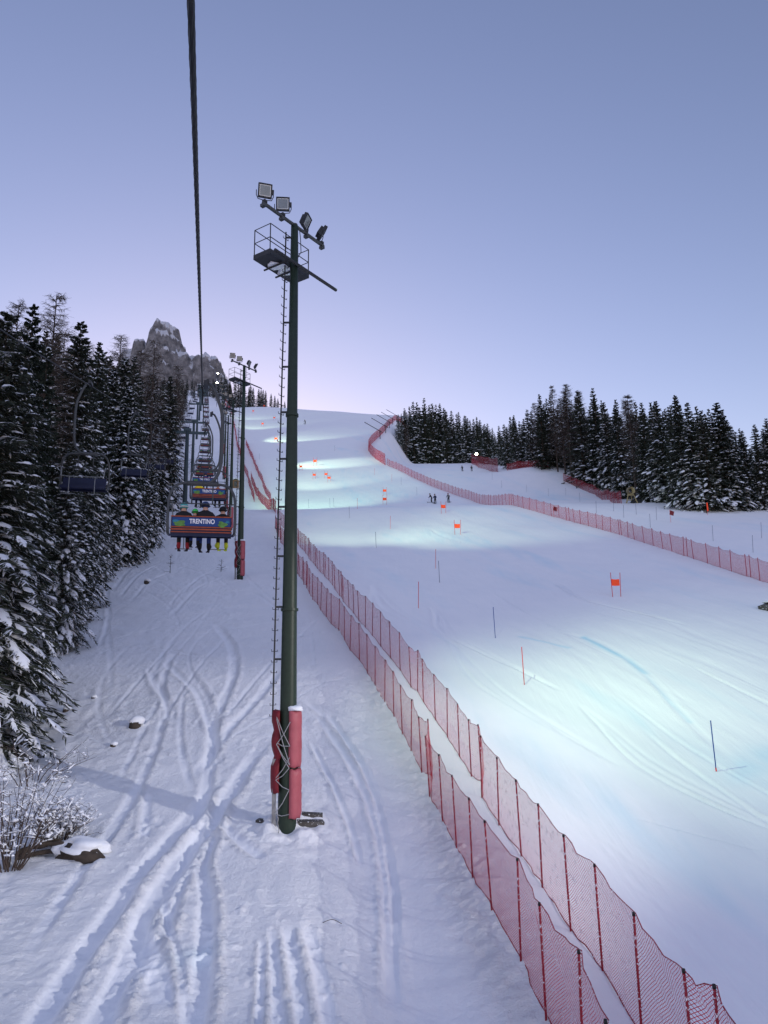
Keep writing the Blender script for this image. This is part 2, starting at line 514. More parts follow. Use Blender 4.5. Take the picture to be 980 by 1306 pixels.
def build_ground():
    ucore = np.linspace(-0.62, 0.62, 780)
    uout = np.geomspace(0.64, 3.2, 46)
    us = np.concatenate([-uout[::-1], ucore, uout])
    d1 = np.array([-60, -40, -26, -16, -10, -6, -2, 1, 4, 6.5, 8.5])
    d2 = [10.0]
    while d2[-1] < 70: d2.append(d2[-1] * 1.0031)
    while d2[-1] < 740: d2.append(d2[-1] * 1.0075)
    ds = np.concatenate([d1, np.array(d2)])
    U, D = np.meshgrid(us, ds)
    X = U * (np.maximum(D, 0) + 10); Y = D
    Z = H(X, Y)
    rough = np.zeros_like(Z); dye = np.zeros_like(Z)
    fx = np.interp(Y, FD, FX)
    corr = sstep(0.2, -1.6, X - fx) * (1 - sstep(95, 130, Y))           # lift corridor: churned snow
    forest = sstep(0, 4, (-0.242 * np.maximum(Y, 1) - 6.0) - X)
    piste = sstep(0.8, 3, X - fx)
    # natural lumps
    Z += corr * (0.07 * fbm(X / 1.1, Y / 1.1, 21, 4) + 0.03 * fbm(X / 0.30, Y / 0.30, 22, 4) * np.clip(0.35 + 1.6 * fbm(X / 2.2, Y / 3.5, 27, 3), 0, 1.3))
    clods = np.clip(fbm(X / 0.19, Y / 0.19, 41, 3) - 0.16, 0, 1) * np.clip(fbm(X / 1.7 + 5, Y / 2.8, 42, 3) + 0.10, 0, 1)
    calm = 1 - np.exp(-((X - fx + 3.1) / 1.5) ** 2) * (1 - sstep(24, 34, Y))
    Z += corr * 0.34 * clods * calm
    scuff = np.sin((X * 0.97 + Y * 0.24) * 9.0 + 7 * vnoise(X / 1.3, Y / 3.0, 43)) * np.clip(fbm(X / 1.4, Y / 3.0, 44, 2), 0, 1)
    Z += corr * 0.03 * scuff * calm
    mb = np.hypot(X - MASTB[0], Y - MASTB[1])
    Z += np.exp(-(mb / 1.3) ** 2) * (0.10 + 0.34 * fbm(X / 0.55, Y / 0.55, 45, 3)) - 0.10 * np.exp(-(mb / 0.45) ** 2)
    Z += forest * (0.35 * fbm(X / 2.6, Y / 2.6, 23, 4))
    # wind-scalloped bank at the lower left
    bank = sstep(-6.2, -8.0, X + 0.10 * (Y - 20)) * (1 - sstep(30, 38, Y))
    Z += bank * 0.10 * np.abs(fbm(X / 0.8 + Y / 1.6, Y / 0.55 - X / 2.0, 24, 3))
    # crumbly skirt at the foot of the fence
    skirt = np.exp(-((X - fx + 1.5) / 0.55) ** 2) * (1 - sstep(40, 60, Y))
    Z += skirt * 0.07 * fbm(X / 0.28, Y / 0.28, 25, 4)
    rough += 0.26 + 0.42 * corr + 0.35 * skirt + 0.2 * bank - 0.14 * piste
    trough = np.exp(-((X - fx + 2.9) / 1.3) ** 2) * (1 - sstep(22, 32, Y))
    rough -= 0.38 * trough
    # groomed piste: low long undulations running down the hill
    Z += piste * (1 - sstep(120, 200, Y)) * 0.075 * fbm((X + 0.32 * Y) / 1.5, Y / 18.0, 31, 5)

    def carve(pts, w, dep, berm=0.5, lump=0.5, seed=0):
        P = np.array(pts)
        # smooth the line
        t = np.linspace(0, len(P) - 1, len(P) * 5)
        i = np.arange(len(P))
        PX, PY = np.interp(t, i, P[:, 0]), np.interp(t, i, P[:, 1])
        kk = np.array([1, 2, 3, 2, 1]) / 9.0
        PX = np.convolve(np.pad(PX, 2, mode='edge'), kk, 'valid'); PY = np.convolve(np.pad(PY, 2, mode='edge'), kk, 'valid')
        m = (Y > PY.min() - 1.5) & (Y < PY.max() + 1.5) & (X > PX.min() - 1.5) & (X < PX.max() + 1.5)
        if not m.any(): return
        xs, ys = X[m], Y[m]
        best = np.full(xs.shape, 9e9); bt = np.zeros(xs.shape); side = np.zeros(xs.shape)
        for a in range(len(PX) - 1):
            vx, vy = PX[a + 1] - PX[a], PY[a + 1] - PY[a]
            L2 = vx * vx + vy * vy + 1e-9
            tt = np.clip(((xs - PX[a]) * vx + (ys - PY[a]) * vy) / L2, 0, 1)
            dx, dy = xs - PX[a] - tt * vx, ys - PY[a] - tt * vy
            dd = dx * dx + dy * dy
            q = dd < best
            best = np.where(q, dd, best); bt = np.where(q, (a + tt) / (len(PX) - 1), bt)
            side = np.where(q, np.sign(dx * vy - dy * vx), side)
        dist = np.sqrt(best)
        wv = w * (1 + 0.35 * vnoise(xs * 0.9, ys * 0.9, 50 + seed))
        fade = np.clip(np.minimum(bt, 1 - bt) * 8, 0, 1)
        flat = np.exp(-(dist / (wv * 0.9)) ** 6)
        bermx = np.exp(-((dist - wv * 1.65) / (wv * 0.5)) ** 2) * (0.7 + 0.5 * side)
        lumps = 1 + 2.0 * fbm(xs / 0.17, ys / 0.17, 60 + seed, 4) * lump
        dep = dep * (0.8 if w < 0.12 else 0.6)
        Z[m] += fade * (-dep * flat + dep * berm * bermx * lumps)
        rough[m] += fade * (-0.35 * flat + 0.25 * bermx)

    for k, (line, w, dep) in enumerate(TRACKS):
        pts = [at(*p)[:2] for p in line]
        carve(pts, w, dep, 0.55, 0.8, k)
    rng = np.random.RandomState(4)
    for k in range(34):                                   # more ski runs further up the corridor
        y0 = rng.uniform(24, 85); ln = rng.uniform(6, 22)
        x0 = rng.uniform(-0.235 * y0 - 4.5, np.interp(y0, FD, FX) - 3.5)
        dirx = -0.24 + rng.normal(0, 0.28); cur = rng.normal(0, 0.02)
        s = np.linspace(0, ln, 7)
        carve([(x0 + dirx * t + cur * t * t, y0 + t) for t in s], rng.uniform(0.05, 0.13), rng.uniform(0.02, 0.055), 0.5, 0.6, 100 + k)
    for k in range(26):                                   # traverses
        y0 = rng.uniform(30, 62)
        x0 = rng.uniform(-0.242 * y0 - 5, np.interp(y0, FD, FX) - 6)
        s = np.linspace(0, rng.uniform(2, 5.5), 5); sl = rng.normal(0, 0.25)
        carve([(x0 + t, y0 + sl * t + 0.04 * t * t) for t in s], rng.uniform(0.05, 0.09), rng.uniform(0.03, 0.06), 0.5, 0.3, 160 + k)
    for (gx, gy) in ((787, 764), (584, 684), (566, 657), (490, 645), (914, 990), (669, 876), (632, 816), (534, 779)):   # ruts swinging round each gate
        g = at(gx, gy)
        for k in range(4):
            r0 = rng.uniform(0.8, 2.6)
            carve([(g.x + 0.34 * t * 1.0 - r0 * math.exp(-(t / 5) ** 2) + rng.normal(0, .05) - 0.5, g.y - t) for t in np.linspace(-7, 8, 9)], rng.uniform(.10, .2), 0.06, 0.4, 0.3, 300 + k)
    for k in range(30):
        x0, y0 = rng.uniform(4, 30), rng.uniform(14, 100)
        sl = -0.34 + rng.normal(0, .06)
        carve([(x0 + sl * t + .004 * t * t, y0 + t) for t in np.linspace(0, rng.uniform(8, 24), 6)], rng.uniform(.05, .12), rng.uniform(.03, .06), 0.4, 0.3, 340 + k)
    # race line scraped into the piste, and dye lines
    for line, w, dep in (([(690, 800), (760, 815), (800, 838), (830, 862), (865, 905), (900, 940), (960, 985)], 0.22, 0.05),
                         ([(640, 790), (700, 815), (760, 850), (800, 895)], 0.3, 0.03), ([(760, 790), (860, 830), (960, 870), (1000, 890)], 0.3, 0.03),
                         ([(800, 770), (900, 815), (990, 845)], 0.25, 0.03), ([(800, 1040), (880, 1063), (980, 1085)], 0.05, 0.04),
                         ([(700, 790), (790, 845), (880, 900), (980, 955)], 0.3, 0.03), ([(720, 770), (840, 800), (990, 855)], 0.2, 0.03)):
        carve([at(*p)[:2] for p in line], w, dep, 0.4, 0.2, 200 + int(w * 50))

    def dyeline(line, w, amt):
        P = [at(*p) for p in line]
        for a in range(len(P) - 1):
            p, q = P[a], P[a + 1]
            vx, vy = q.x - p.x, q.y - p.y
            L2 = vx * vx + vy * vy + 1e-9
            tt = np.clip(((X - p.x) * vx + (Y - p.y) * vy) / L2, 0, 1)
            dd = np.hypot(X - p.x - tt * vx, Y - p.y - tt * vy)
            np.maximum(dye, amt * np.exp(-(dd / w) ** 2) * np.clip(0.8 + 1.2 * fbm(X / 1.5, Y / 3.0, 71, 3), 0, 1), out=dye)
    ice = np.clip(fbm((X + 0.36 * Y) / 3.2, Y / 22.0, 81, 4) - 0.05, 0, 1) * np.clip(0.6 + fbm(X / 0.8, Y / 5.0, 82, 3), 0, 1)
    dye += piste * 0.55 * ice * (1 - sstep(250, 330, Y))
    dyeline([(745, 812), (800, 840), (822, 858)], 0.22, 0.75)
    dyeline([(822, 858), (850, 890), (880, 920)], 0.14, 0.35)
    dyeline([(665, 812), (700, 820), (725, 826)], 0.18, 0.45)
    dyeline([(930, 990), (985, 960)], 0.9, 0.35)
    dyeline([(230, 1225), (250, 1215)], 0.35, 0.22)
    dyeline([(395, 655), (500, 640), (560, 642)], 2.0, 0.15)
    n0, n1 = Z.shape
    V = np.stack([X, Y, Z], -1).reshape(-1, 3)
    idx = np.arange(n0 * n1).reshape(n0, n1)
    Q = np.stack([idx[:-1, :-1], idx[:-1, 1:], idx[1:, 1:], idx[1:, :-1]], -1).reshape(-1, 4)
    me = fast_mesh("snow_ground", V, Q, [M['snow']], smooth=True)
    for nm, arr in (("dye", dye), ("rough", np.clip(rough, 0.03, 1))):
        a = me.attributes.new(nm, 'FLOAT', 'POINT')
        a.data.foreach_set("value", arr.astype(np.float32).ravel())
    o = link("snow_ground", me)
    tag(o, "snow-covered hillside with a groomed piste and a tracked lift corridor", "snow", kind="structure")


build_ground()


# ------------------------------------------------------------------ mountain
def build_mountain():
    Dm = 1500.0
    peaks = [(212, 407, 24, 60, 1.0), (203, 420, 15, 50, 1.0), (188.6, 421, 8.5, 45, 1), (180, 429, 13, 50, 1), (196, 424, 13, 50, 1), (244, 437, 12, 60, 1), (252, 448, 12, 60, 1),
             (265, 439, 13, 60, 1), (273, 458, 10, 60, 1), (285, 476, 9, 60, 1), (165, 440, 16, 60, 1), (225, 432, 10, 60, 1), (234, 445, 12, 60, 1), (258, 447, 10, 60, 1)]
    xs = np.linspace(-760, -180, 230); ys = np.linspace(-110, 260, 110)
    X, Yl = np.meshgrid(xs, ys)
    X = X + 4 * vnoise(X / 7, Yl / 7, 3); Yl = Yl + 4 * vnoise(X / 7, Yl / 7, 4)
    Z = np.full_like(X, 380.0)
    Z = np.maximum(Z, 560 - 0.35 * np.abs(X + 420) - 0.5 * np.abs(Yl - 40) + 30 * fbm(X / 60, Yl / 60, 8, 4))
    wx = X + 13 * fbm(X / 24, Yl / 24, 12, 4); wy = Yl + 16 * fbm(X / 40 + 9, Yl / 40, 13, 4)
    for i, (px, py, w, dep, _) in enumerate(peaks):
        d = ray(px, py); k = Dm / d[1]
        cx, cz = d[0] * k, d[2] * k
        ww = w * Dm * 1.06 / FOC * (1.0 if i < 7 else 1.45)
        r = np.hypot((wx - cx) / ww, (wy - 30 * ((i * 7) % 3)) / (ww * 1.5))
        Z = np.maximum(Z, cz - (6 if i != 7 else 11) - 70 * r ** 3.0 - 22 * np.abs(fbm(X / 16, Yl / 30, 30 + i, 5)))
    Z += 9 * fbm(X / 11, Yl / 11, 14, 4) + 5 * np.sin(Z / 5.5 + 3 * fbm(X / 30, Yl / 30, 15, 3))
    Y = Dm + Yl
    n0, n1 = Z.shape
    V = np.stack([X, Y, Z], -1).reshape(-1, 3)
    idx = np.arange(n0 * n1).reshape(n0, n1)
    Q = np.stack([idx[:-1, :-1], idx[:-1, 1:], idx[1:, 1:], idx[1:, :-1]], -1).reshape(-1, 4)
    o = link("mountain", fast_mesh("mountain", V, Q, [M['rock']], smooth=True))
    tag(o, "jagged grey rock towers with snowy ledges rising behind the wood", "mountain", kind="structure")


build_mountain()


# ------------------------------------------------------------------ trees
def spruce_crown(name, seed, h, rad, whorls, nb, ntw, tww, snow, low=0.05, droop=0.35, hang=0.7):
    rng = np.random.RandomState(seed)
    zs = []
    for i in range(whorls):
        f = low + (0.985 - low) * (i / (whorls - 1)) ** 0.93
        n = max(4, int(nb * (1 - 0.45 * f)))
        a0 = rng.rand() * 6.28
        for j in range(n):
            zs.append((f + rng.normal(0, 0.006), a0 + 6.283 * j / n + rng.normal(0, 0.22)))
    zs = np.array(zs); f = np.clip(zs[:, 0], 0.02, 0.99); az = zs[:, 1]
    B = len(f)
    lobes = 1 + 0.16 * np.sin(2 * az + seed) + 0.12 * np.sin(9 * f * 6.28 * 0.5 + 3 * az)
    L = rad * (1 - f) ** 0.78 * rng.uniform(0.68, 1.16, B) * lobes * (0.75 + 0.25 * np.clip(f / 0.16, 0, 1)) + 0.14
    a = -0.18 + 0.75 * f ** 1.5 + rng.normal(0, 0.07, B)
    b = droop * (1.15 - 0.6 * f) + rng.normal(0, 0.08, B)
    c = 0.14
    dx, dy = np.cos(az), np.sin(az)
    z0 = f * h

    def spine(t):        # t shape (B,k)
        r = L[:, None] * t * (1 - 0.06 * t)
        z = z0[:, None] + L[:, None] * (a[:, None] * t - b[:, None] * t * t + c * t ** 3)
        return np.stack([dx[:, None] * r, dy[:, None] * r, z], -1)
    # twigs
    T = ntw
    t = 0.10 + 0.92 * (np.arange(T)[None, :] + rng.rand(B, T)) / T
    t = np.clip(t, 0, 1.0)
    P = spine(t)
    s = np.where(rng.rand(B, T) > 0.5, 1.0, -1.0)
    out = rng.uniform(0.25, 0.8, (B, T)); sd = s * rng.uniform(0.25, 1.0, (B, T)); dn = -rng.uniform(0.15, 1.0, (B, T)) * hang
    td = np.stack([dx[:, None] * out - dy[:, None] * sd, dy[:, None] * out + dx[:, None] * sd, dn], -1)
    td /= np.linalg.norm(td, axis=-1, keepdims=True)
    ln = (0.16 + 0.24 * (1.05 - t)) * np.sqrt(L[:, None]) * rng.uniform(0.6, 1.3, (B, T)) * np.minimum(1.0, 0.3 + 0.7 * L[:, None]) + 0.06
    rv = rng.normal(0, 1, (B, T, 3)); wv = np.cross(td, rv); wv /= np.linalg.norm(wv, axis=-1, keepdims=True) + 1e-6
    w = tww * rng.uniform(0.6, 1.3, (B, T))
    tip = P + td * ln[..., None]
    mid = P + td * (ln * 0.45)[..., None]
    q = np.stack([P - wv * (w * 0.25)[..., None], mid - wv * (w * 0.5)[..., None], tip, mid + wv * (w * 0.5)[..., None]], 2).reshape(-1, 3)
    # limbs
    ts = np.linspace(0, 1, 4)[None, :].repeat(B, 0)
    S = spine(ts); side = np.stack([-dy, dx, np.zeros(B)], -1)[:, None, :] * (0.035 * (1.1 - ts))[..., None] * max(1.0, tww / 0.1)
    upb = np.array([0, 0, 1.0])
    lq = []
    for k in range(3):
        lq.append(np.stack([S[:, k] - side[:, k], S[:, k] + side[:, k], S[:, k + 1] + side[:, k + 1], S[:, k + 1] - side[:, k + 1]], 1).reshape(-1, 3))
        vv = upb * 0.03 * (1.1 - ts[0, k]) * max(1.0, tww / 0.1)
        lq.append(np.stack([S[:, k] - vv, S[:, k] + vv, S[:, k + 1] + vv, S[:, k + 1] - vv], 1).reshape(-1, 3))
    verts = [q] + lq
    nneed = sum(len(x) for x in verts) // 4
    # snow on twigs
    pick = rng.rand(B, T) < snow * 0.42 * (1.25 - f)[:, None]
    bp, bd, bl, bw = P[pick], td[pick], ln[pick], w[pick]
    hz = np.cross(bd, upb); hz /= np.linalg.norm(hz, axis=-1, keepdims=True) + 1e-6
    bw = np.minimum(bw * 0.75, bl * 0.4) + 0.012
    o = np.array([0, 0, 0.035])
    verts.append(np.stack([bp + o - hz * (bw * .4)[:, None], bp + bd * (bl * .45)[:, None] + o * 1.6 - hz * (bw * .6)[:, None], bp + bd * (bl * .9)[:, None] + o,
                           bp + bd * (bl * .45)[:, None] + o * 1.6 + hz * (bw * .6)[:, None]], 1).reshape(-1, 3))
    # snow loads lying along the limbs (domed, broken into patches)
    K = 8
    tk = np.linspace(0.22, 1.03, K)[None, :].repeat(B, 0)
    S = spine(tk)
    env = np.abs(np.sin(rng.rand(B, 1) * 6.28 + np.arange(K)[None, :] * rng.uniform(0.4, 1.1, (B, 1)))) * rng.uniform(0.5, 1.0, (B, K)) * rng.uniform(0.35, 1.0, (B, 1))
    wid = (0.05 + 0.20 * np.sqrt(L)[:, None] * env) * max(1.0, (tww / 0.1) ** 0.6)
    hgt = wid * rng.uniform(0.45, 0.8, (B, K))
    sdv = np.stack([-dy, dx, np.zeros(B)], -1)[:, None, :]
    load = rng.rand(B)[:, None] < snow * (1.6 - 0.9 * f)[:, None]
    act = load & (env[:, :-1] > 0.2) & (rng.rand(B, K - 1) < 0.85)
    pad_ = np.zeros((B, 1), bool)
    keep = np.concatenate([pad_, act], 1) & np.concatenate([act, pad_], 1)      # loads thin out at their ends
    wid = np.where(keep, wid, wid * 0.25); hgt = np.where(keep, hgt, hgt * 0.2)
    Cn = 5
    strip = []
    for e in range(Cn):
        an = math.pi * e / (Cn - 1)
        strip.append(S - sdv * (wid * math.cos(an))[..., None] + upb * (hgt * (math.sin(an) * 1.1 - 0.3))[..., None])
    strip = np.stack(strip, 2)                      # B, K, Cn, 3
    V = np.concatenate(verts)
    nq = len(V) // 4
    Qs = np.arange(nq * 4).reshape(-1, 4)
    gi = len(V) + np.arange(B * K * Cn).reshape(B, K, Cn)
    bb_, kk_ = np.nonzero(act)
    q2 = [np.stack([gi[bb_, kk_, e], gi[bb_, kk_, e + 1], gi[bb_, kk_ + 1, e + 1], gi[bb_, kk_ + 1, e]], 1) for e in range(Cn - 1)]
    V = np.concatenate([V, strip.reshape(-1, 3)])
    Qs = np.concatenate([Qs] + q2)
    mi = np.zeros(len(Qs), int); mi[nneed:] = 1
    return fast_mesh(name, V, Qs, [M['needles'], M['tree_snow']], mi, smooth=True)


def trunk_mesh(name, h, r, mat='bark'):
    return MB().tube([(0, 0, -0.8), (0, 0, 0.3), (0.03, 0.02, h * 0.4), (0, 0, h * 0.99)], [r * 1.25, r, r * 0.65, 0.02], 8).mesh(name, M[mat], True)


def larch_crown(name, seed, h, rad, nbr, ntw, w, frost=0.1, low=0.2):
    rng = np.random.RandomState(seed)
    f = low + (0.985 - low) * np.sort(rng.rand(nbr)) ** 0.85
    az = rng.rand(nbr) * 6.283
    L = rad * (1 - f) ** 0.65 * rng.uniform(0.5, 1.15, nbr) + 0.25
    B = nbr
    dx, dy = np.cos(az), np.sin(az); z0 = f * h
    a = rng.normal(0.05, 0.12, B) + 0.35 * f; b = 0.3 * rng.rand(B); c = 0.3 * rng.rand(B)
    up = np.array([0, 0, 1.0])

    def spine(t):
        r = L[:, None] * t
        z = z0[:, None] + L[:, None] * (a[:, None] * t - b[:, None] * t * t + c[:, None] * t ** 3)
        return np.stack([dx[:, None] * r, dy[:, None] * r, z], -1)
    ts = np.linspace(0, 1, 5)[None, :].repeat(B, 0); S = spine(ts)
    out = []
    for v in (np.stack([-dy, dx, np.zeros(B)], -1)[:, None, :], up[None, None, :].repeat(B, 0)):
        sd = v * (w * (1.15 - ts))[..., None]
        for k in range(4):
            out.append(np.stack([S[:, k] - sd[:, k], S[:, k] + sd[:, k], S[:, k + 1] + sd[:, k + 1], S[:, k + 1] - sd[:, k + 1]], 1).reshape(-1, 3))
    T = ntw
    t = np.clip(0.15 + 0.85 * (np.arange(T)[None, :] + rng.rand(B, T)) / T, 0, 1); P = spine(t)
    s = np.where(rng.rand(B, T) > .5, 1., -1.)
    o, d, n = rng.uniform(.2, .8, (B, T)), s * rng.uniform(.3, 1, (B, T)), rng.uniform(-.9, .35, (B, T))
    td = np.stack([dx[:, None] * o - dy[:, None] * d, dy[:, None] * o + dx[:, None] * d, n], -1)
    td /= np.linalg.norm(td, axis=-1, keepdims=True)
    ln = rng.uniform(0.25, 0.75, (B, T)) * np.sqrt(L)[:, None] * 0.8
    wv = np.cross(td, rng.normal(0, 1, (B, T, 3))); wv /= np.linalg.norm(wv, axis=-1, keepdims=True)
    ww = w * 0.55
    tip = P + td * ln[..., None]
    tq = np.stack([P - wv * ww, P + wv * ww, tip + wv * ww * .4, tip - wv * ww * .4], 2).reshape(-1, 3)
    out.append(tq)
    V = np.concatenate(out); nq = len(V) // 4
    mi = (rng.rand(nq) < frost).astype(int)
    return fast_mesh(name, V, np.arange(nq * 4).reshape(-1, 4), [M['larch'], M['tree_snow']], mi)


# prototypes are unit trees of stated height; instances are scaled
PROTO = {}


def proto(kind, h, crown, r, mat='bark'):
    PROTO.setdefault(kind, []).append((h, trunk_mesh("trunk", h, r, mat), crown))


for s in range(4):
    proto('near', 19, spruce_crown("crown", 10 + s, 19, (3.7, 3.1, 3.4, 2.8)[s], 56, 10, 74, 0.066, (0.75, 0.55, 0.8, 0.6)[s], 0.04, 0.66, 0.95), 0.24)
for s in range(4):
    proto('mid', 20, spruce_crown("crown", 30 + s, 20, (3.4, 3.0, 2.7, 3.2)[s], 44, 9, 26, 0.17, (0.55, 0.38, 0.65, 0.30)[s], 0.04, 0.55, 0.9), 0.24)
for s in range(2):
    proto('white', 18, spruce_crown("crown", 50 + s, 18, 3.3, 46, 10, 28, 0.15, 1.15, 0.03, 0.62, 0.9), 0.22)
for s in range(6):
    proto('far', 22, spruce_crown("crown", 70 + s, 22, (3.6, 3.0, 3.3, 2.7, 3.8, 3.1)[s], 34, 8, 13, 0.30, (0.30, 0.22, 0.36, 0.16, 0.26, 0.2)[s], 0.03, 0.36, 0.9), 0.24)
for s in range(2):
    proto('larch', 22, larch_crown("crown", 90 + s, 22, 3.0, 240, 22, 0.022, 0.06), 0.2, 'larch')
for s in range(2):
    proto('larch_far', 22, larch_crown("crown", 95 + s, 22, 2.7, 230, 18, 0.035, 0.05), 0.2, 'larch')

_trng = random.Random(11)


def tree(kind, x, y, h, label, group, z=None, wide=1.0, pick=None):
    lst = PROTO[kind]
    ph, tm, cm = lst[(pick if pick is not None else _trng.randrange(len(lst))) % len(lst)]
    k = h / ph
    nm = 'larch_tree' if 'larch' in kind else 'spruce_tree'
    t = thing(nm, label, 'tree', (x, y, (gz(x, y) if z is None else z) - 0.15), _trng.random() * 6.28, group)
    t.scale = (k * wide, k * wide, k)
    link("trunk", tm, t); link("crown", cm, t)
    return t


def top_height(px, py, y):
    """height of a tree at forward distance y, seen with its tip at px, py"""
    d = ray(px, py); k = y / d[1]
    x = d[0] * k
    return x, d[2] * k - gz(x, y)


GL = "snowy trees along the left edge of the lift line"
# named trees along the left edge: kind, tip px, tip py, distance, width, label
left_named = [
    ('near', 12, 392, 27.5, 1.3, 0, "huge dark spruce at the left edge with long drooping snow-laden boughs"),
    ('near', 44, 384, 33.5, 0.9, 1, "slim pointed spruce just behind the huge drooping spruce"),
    ('near', -40, 380, 30, 1.1, 2, "broad snowy spruce cut off by the left side of the picture"),
    ('larch', 73, 369, 47, 1.1, 0, "bare larch whose thin tip tops the left wood"),
    ('near', 104, 405, 50, 1.05, 3, "dark full spruce right of the tallest bare larch"),
    ('mid', 62, 440, 40, 1.0, 1, "mid-sized spruce between the slim spruce and the tall bare larch"),
    ('near', 92, 560, 41, 1.0, 2, "short snow-plastered spruce standing below the tall bare larch"),
    ('larch', 25, 380, 45, 1.0, 1, "greyish bare larch behind the huge left spruce"),
    ('mid', 128, 434, 62, 0.95, 0, "narrow spruce right of the dark full spruce"),
    ('larch', 155, 424, 88, 1.2, 1, "round-topped brown larch beside the rock towers"),
    ('white', 166, 490, 70, 1.0, 0, "spruce plastered white all over, behind the empty chairs"),
    ('white', 196, 585, 82, 1.0, 1, "small white-plastered spruce at the corridor edge beside the sign chair"),
    ('white', 132, 600, 60, 0.95, 1, "low white-plastered spruce under the nearest empty chair"),
    ('larch', 198, 430, 110, 1.1, 0, "reddish bare larch in front of the main rock tower"),
    ('larch', 181, 444, 100, 1.1, 1, "thin bare larch left of the reddish one"),
    ('mid', 172, 452, 92, 1.0, 2, "dark spruce squeezed between the bare larches"),
    ('mid', 218, 478, 120, 1.0, 0, "dark spruce below the smaller rock towers"),
    ('larch', 228, 462, 140, 1.1, 0, "bare larch just left of the lift line's top"),
    ('mid', 208, 600, 98, 0.9, 3, "small dark spruce behind the small white-plastered one"),
    ('mid', 150, 640, 66, 1.1, 2, "young snowy spruce at the bend of the corridor edge"),
    ('mid', 110, 640, 47, 1.1, 0, "bushy young spruce whose boughs reach over the corridor snow"),
]
taken = []
for kind, px, py, y, wd, pk, lab in left_named:
    x, h = top_height(px, py, y)
    h = min(max(h, 4), 30)
    tree(kind, x, y, h, lab, GL, None, wd, pk)
    taken.append((x, y))
# the rest of the left wood
rng = random.Random(5)
tip_env_px = [-200, 0, 40, 72, 100, 130, 155, 175, 200, 225, 240, 252, 262]
tip_env_py = [380, 392, 390, 400, 412, 440, 435, 462, 470, 482, 486, 492, 500]
cand = []
y = 27.0
while y < 470:
    step = 3.6 if y < 90 else 5.5 if y < 200 else 9
    for off in ([0.5, 5, 10, 16] if y < 120 else [0.5, 6, 13] if y < 220 else [0.5, 8]):
        yy = y + rng.uniform(-1.5, 1.5)
        x = -0.262 * yy - 8.3 - off * (1 if y < 200 else 1.3) + rng.uniform(-1.2, 1.2)
        if all((x - a) ** 2 + (yy - b) ** 2 > 7 for a, b in taken):
            cand.append((x, yy)); taken.append((x, yy))
    y += step
n_edge = 0


def pix(p):
    d = np.array(p, float); c = d @ fwd
    return 490 + FOC * (d @ rtv) / c, 653 - FOC * (d @ upv) / c


for x, yy in cand:
    px, _ = pix((x, yy, gz(x, yy) + 15))
    if px < -60: continue
    tip = np.interp(px, tip_env_px, tip_env_py) + rng.uniform(4, 60) * (1 if yy < 250 else 0.35)
    _, h = top_height(px, tip, yy)
    h = min(max(h, 6), 25)
    kind = 'mid' if yy < 110 else 'far'
    if rng.random() < 0.16: kind = 'larch' if yy < 120 else 'larch_far'
    elif rng.random() < 0.42 and 50 < yy < 170: kind = 'white'
    noun = "bare larch" if 'larch' in kind else "white-plastered spruce" if kind == 'white' else "snow-dusted spruce"
    tree(kind, x, yy, h, "one of the many %s trees crowding the wood left of the lift line" % noun, "%s trees massed left of the lift line" % noun, None, rng.uniform(0.9, 1.15))

# right-hand wood: front row (tip px, tip py, base py), left to right
right_front = [(646, 545, 600), (658, 540, 603), (672, 552, 606), (688, 502, 608), (704, 490, 606), (721, 489, 608), (737, 499, 610), (756, 494, 616), (770, 512, 622),
               (784, 515, 628), (800, 502, 632), (818, 512, 636), (836, 510, 640), (861, 503, 645), (876, 512, 650), (894, 522, 652), (914, 512, 656), (921, 524, 660),
               (946, 548, 664), (962, 540, 668), (977, 532, 672), (996, 520, 676), (1015, 530, 680)]
larches = {4, 5, 10}
rb_px = [600, 640, 680, 720, 760, 800, 840, 880, 920, 950, 980, 1030]
rb_y = [max(105.0, at(px, py).y) for px, py in zip(rb_px, [590, 597, 599, 611, 626, 638, 644, 653, 659, 666, 671, 681])]
rb_y = [float(np.clip(v, 90, 285)) for v in rb_y]

for i, (px, tip, _) in enumerate(right_front):
    y = float(np.interp(px, rb_px, rb_y)) + rng.uniform(0, 3)
    x, h = top_height(px, tip, y)
    kind = 'larch_far' if i in larches else ('mid' if y < 165 else 'far')
    noun = "thin bare larch" if i in larches else "snow-flecked dark spruce"
    tree(kind, x, y, h, "%s, %s from the left in the right-hand wood's front row" % (noun, nth(i + 1)), "front row of the right-hand wood", None, rng.choice([1.05, 1.2, 1.35, 1.5]), i)
env_px = [600, 640, 660, 690, 720, 760, 800, 840, 861, 900, 930, 950, 980, 1030]
env_py = [538, 536, 526, 504, 494, 503, 512, 513, 508, 520, 540, 552, 542, 530]
for i in range(104):
    px = 606 + (1030 - 606) * (i + rng.random()) / 104
    y = float(np.interp(px, rb_px, rb_y)) + rng.choice([4, 8, 13, 20, 28]) + rng.uniform(-2, 2)
    tip = np.interp(px, env_px, env_py) + rng.uniform(-3, 26)
    x, h = top_height(px, tip, y)
    la = rng.random() < 0.14
    tree('larch_far' if la else 'far', x, y, min(h, 44), "one of the %s trees filling the right-hand wood behind its front row" % ("bare larch" if la else "dark spruce"),
         "%s trees inside the right-hand wood" % ("bare larch" if la else "dark spruce"), None, rng.uniform(0.95, 1.45))

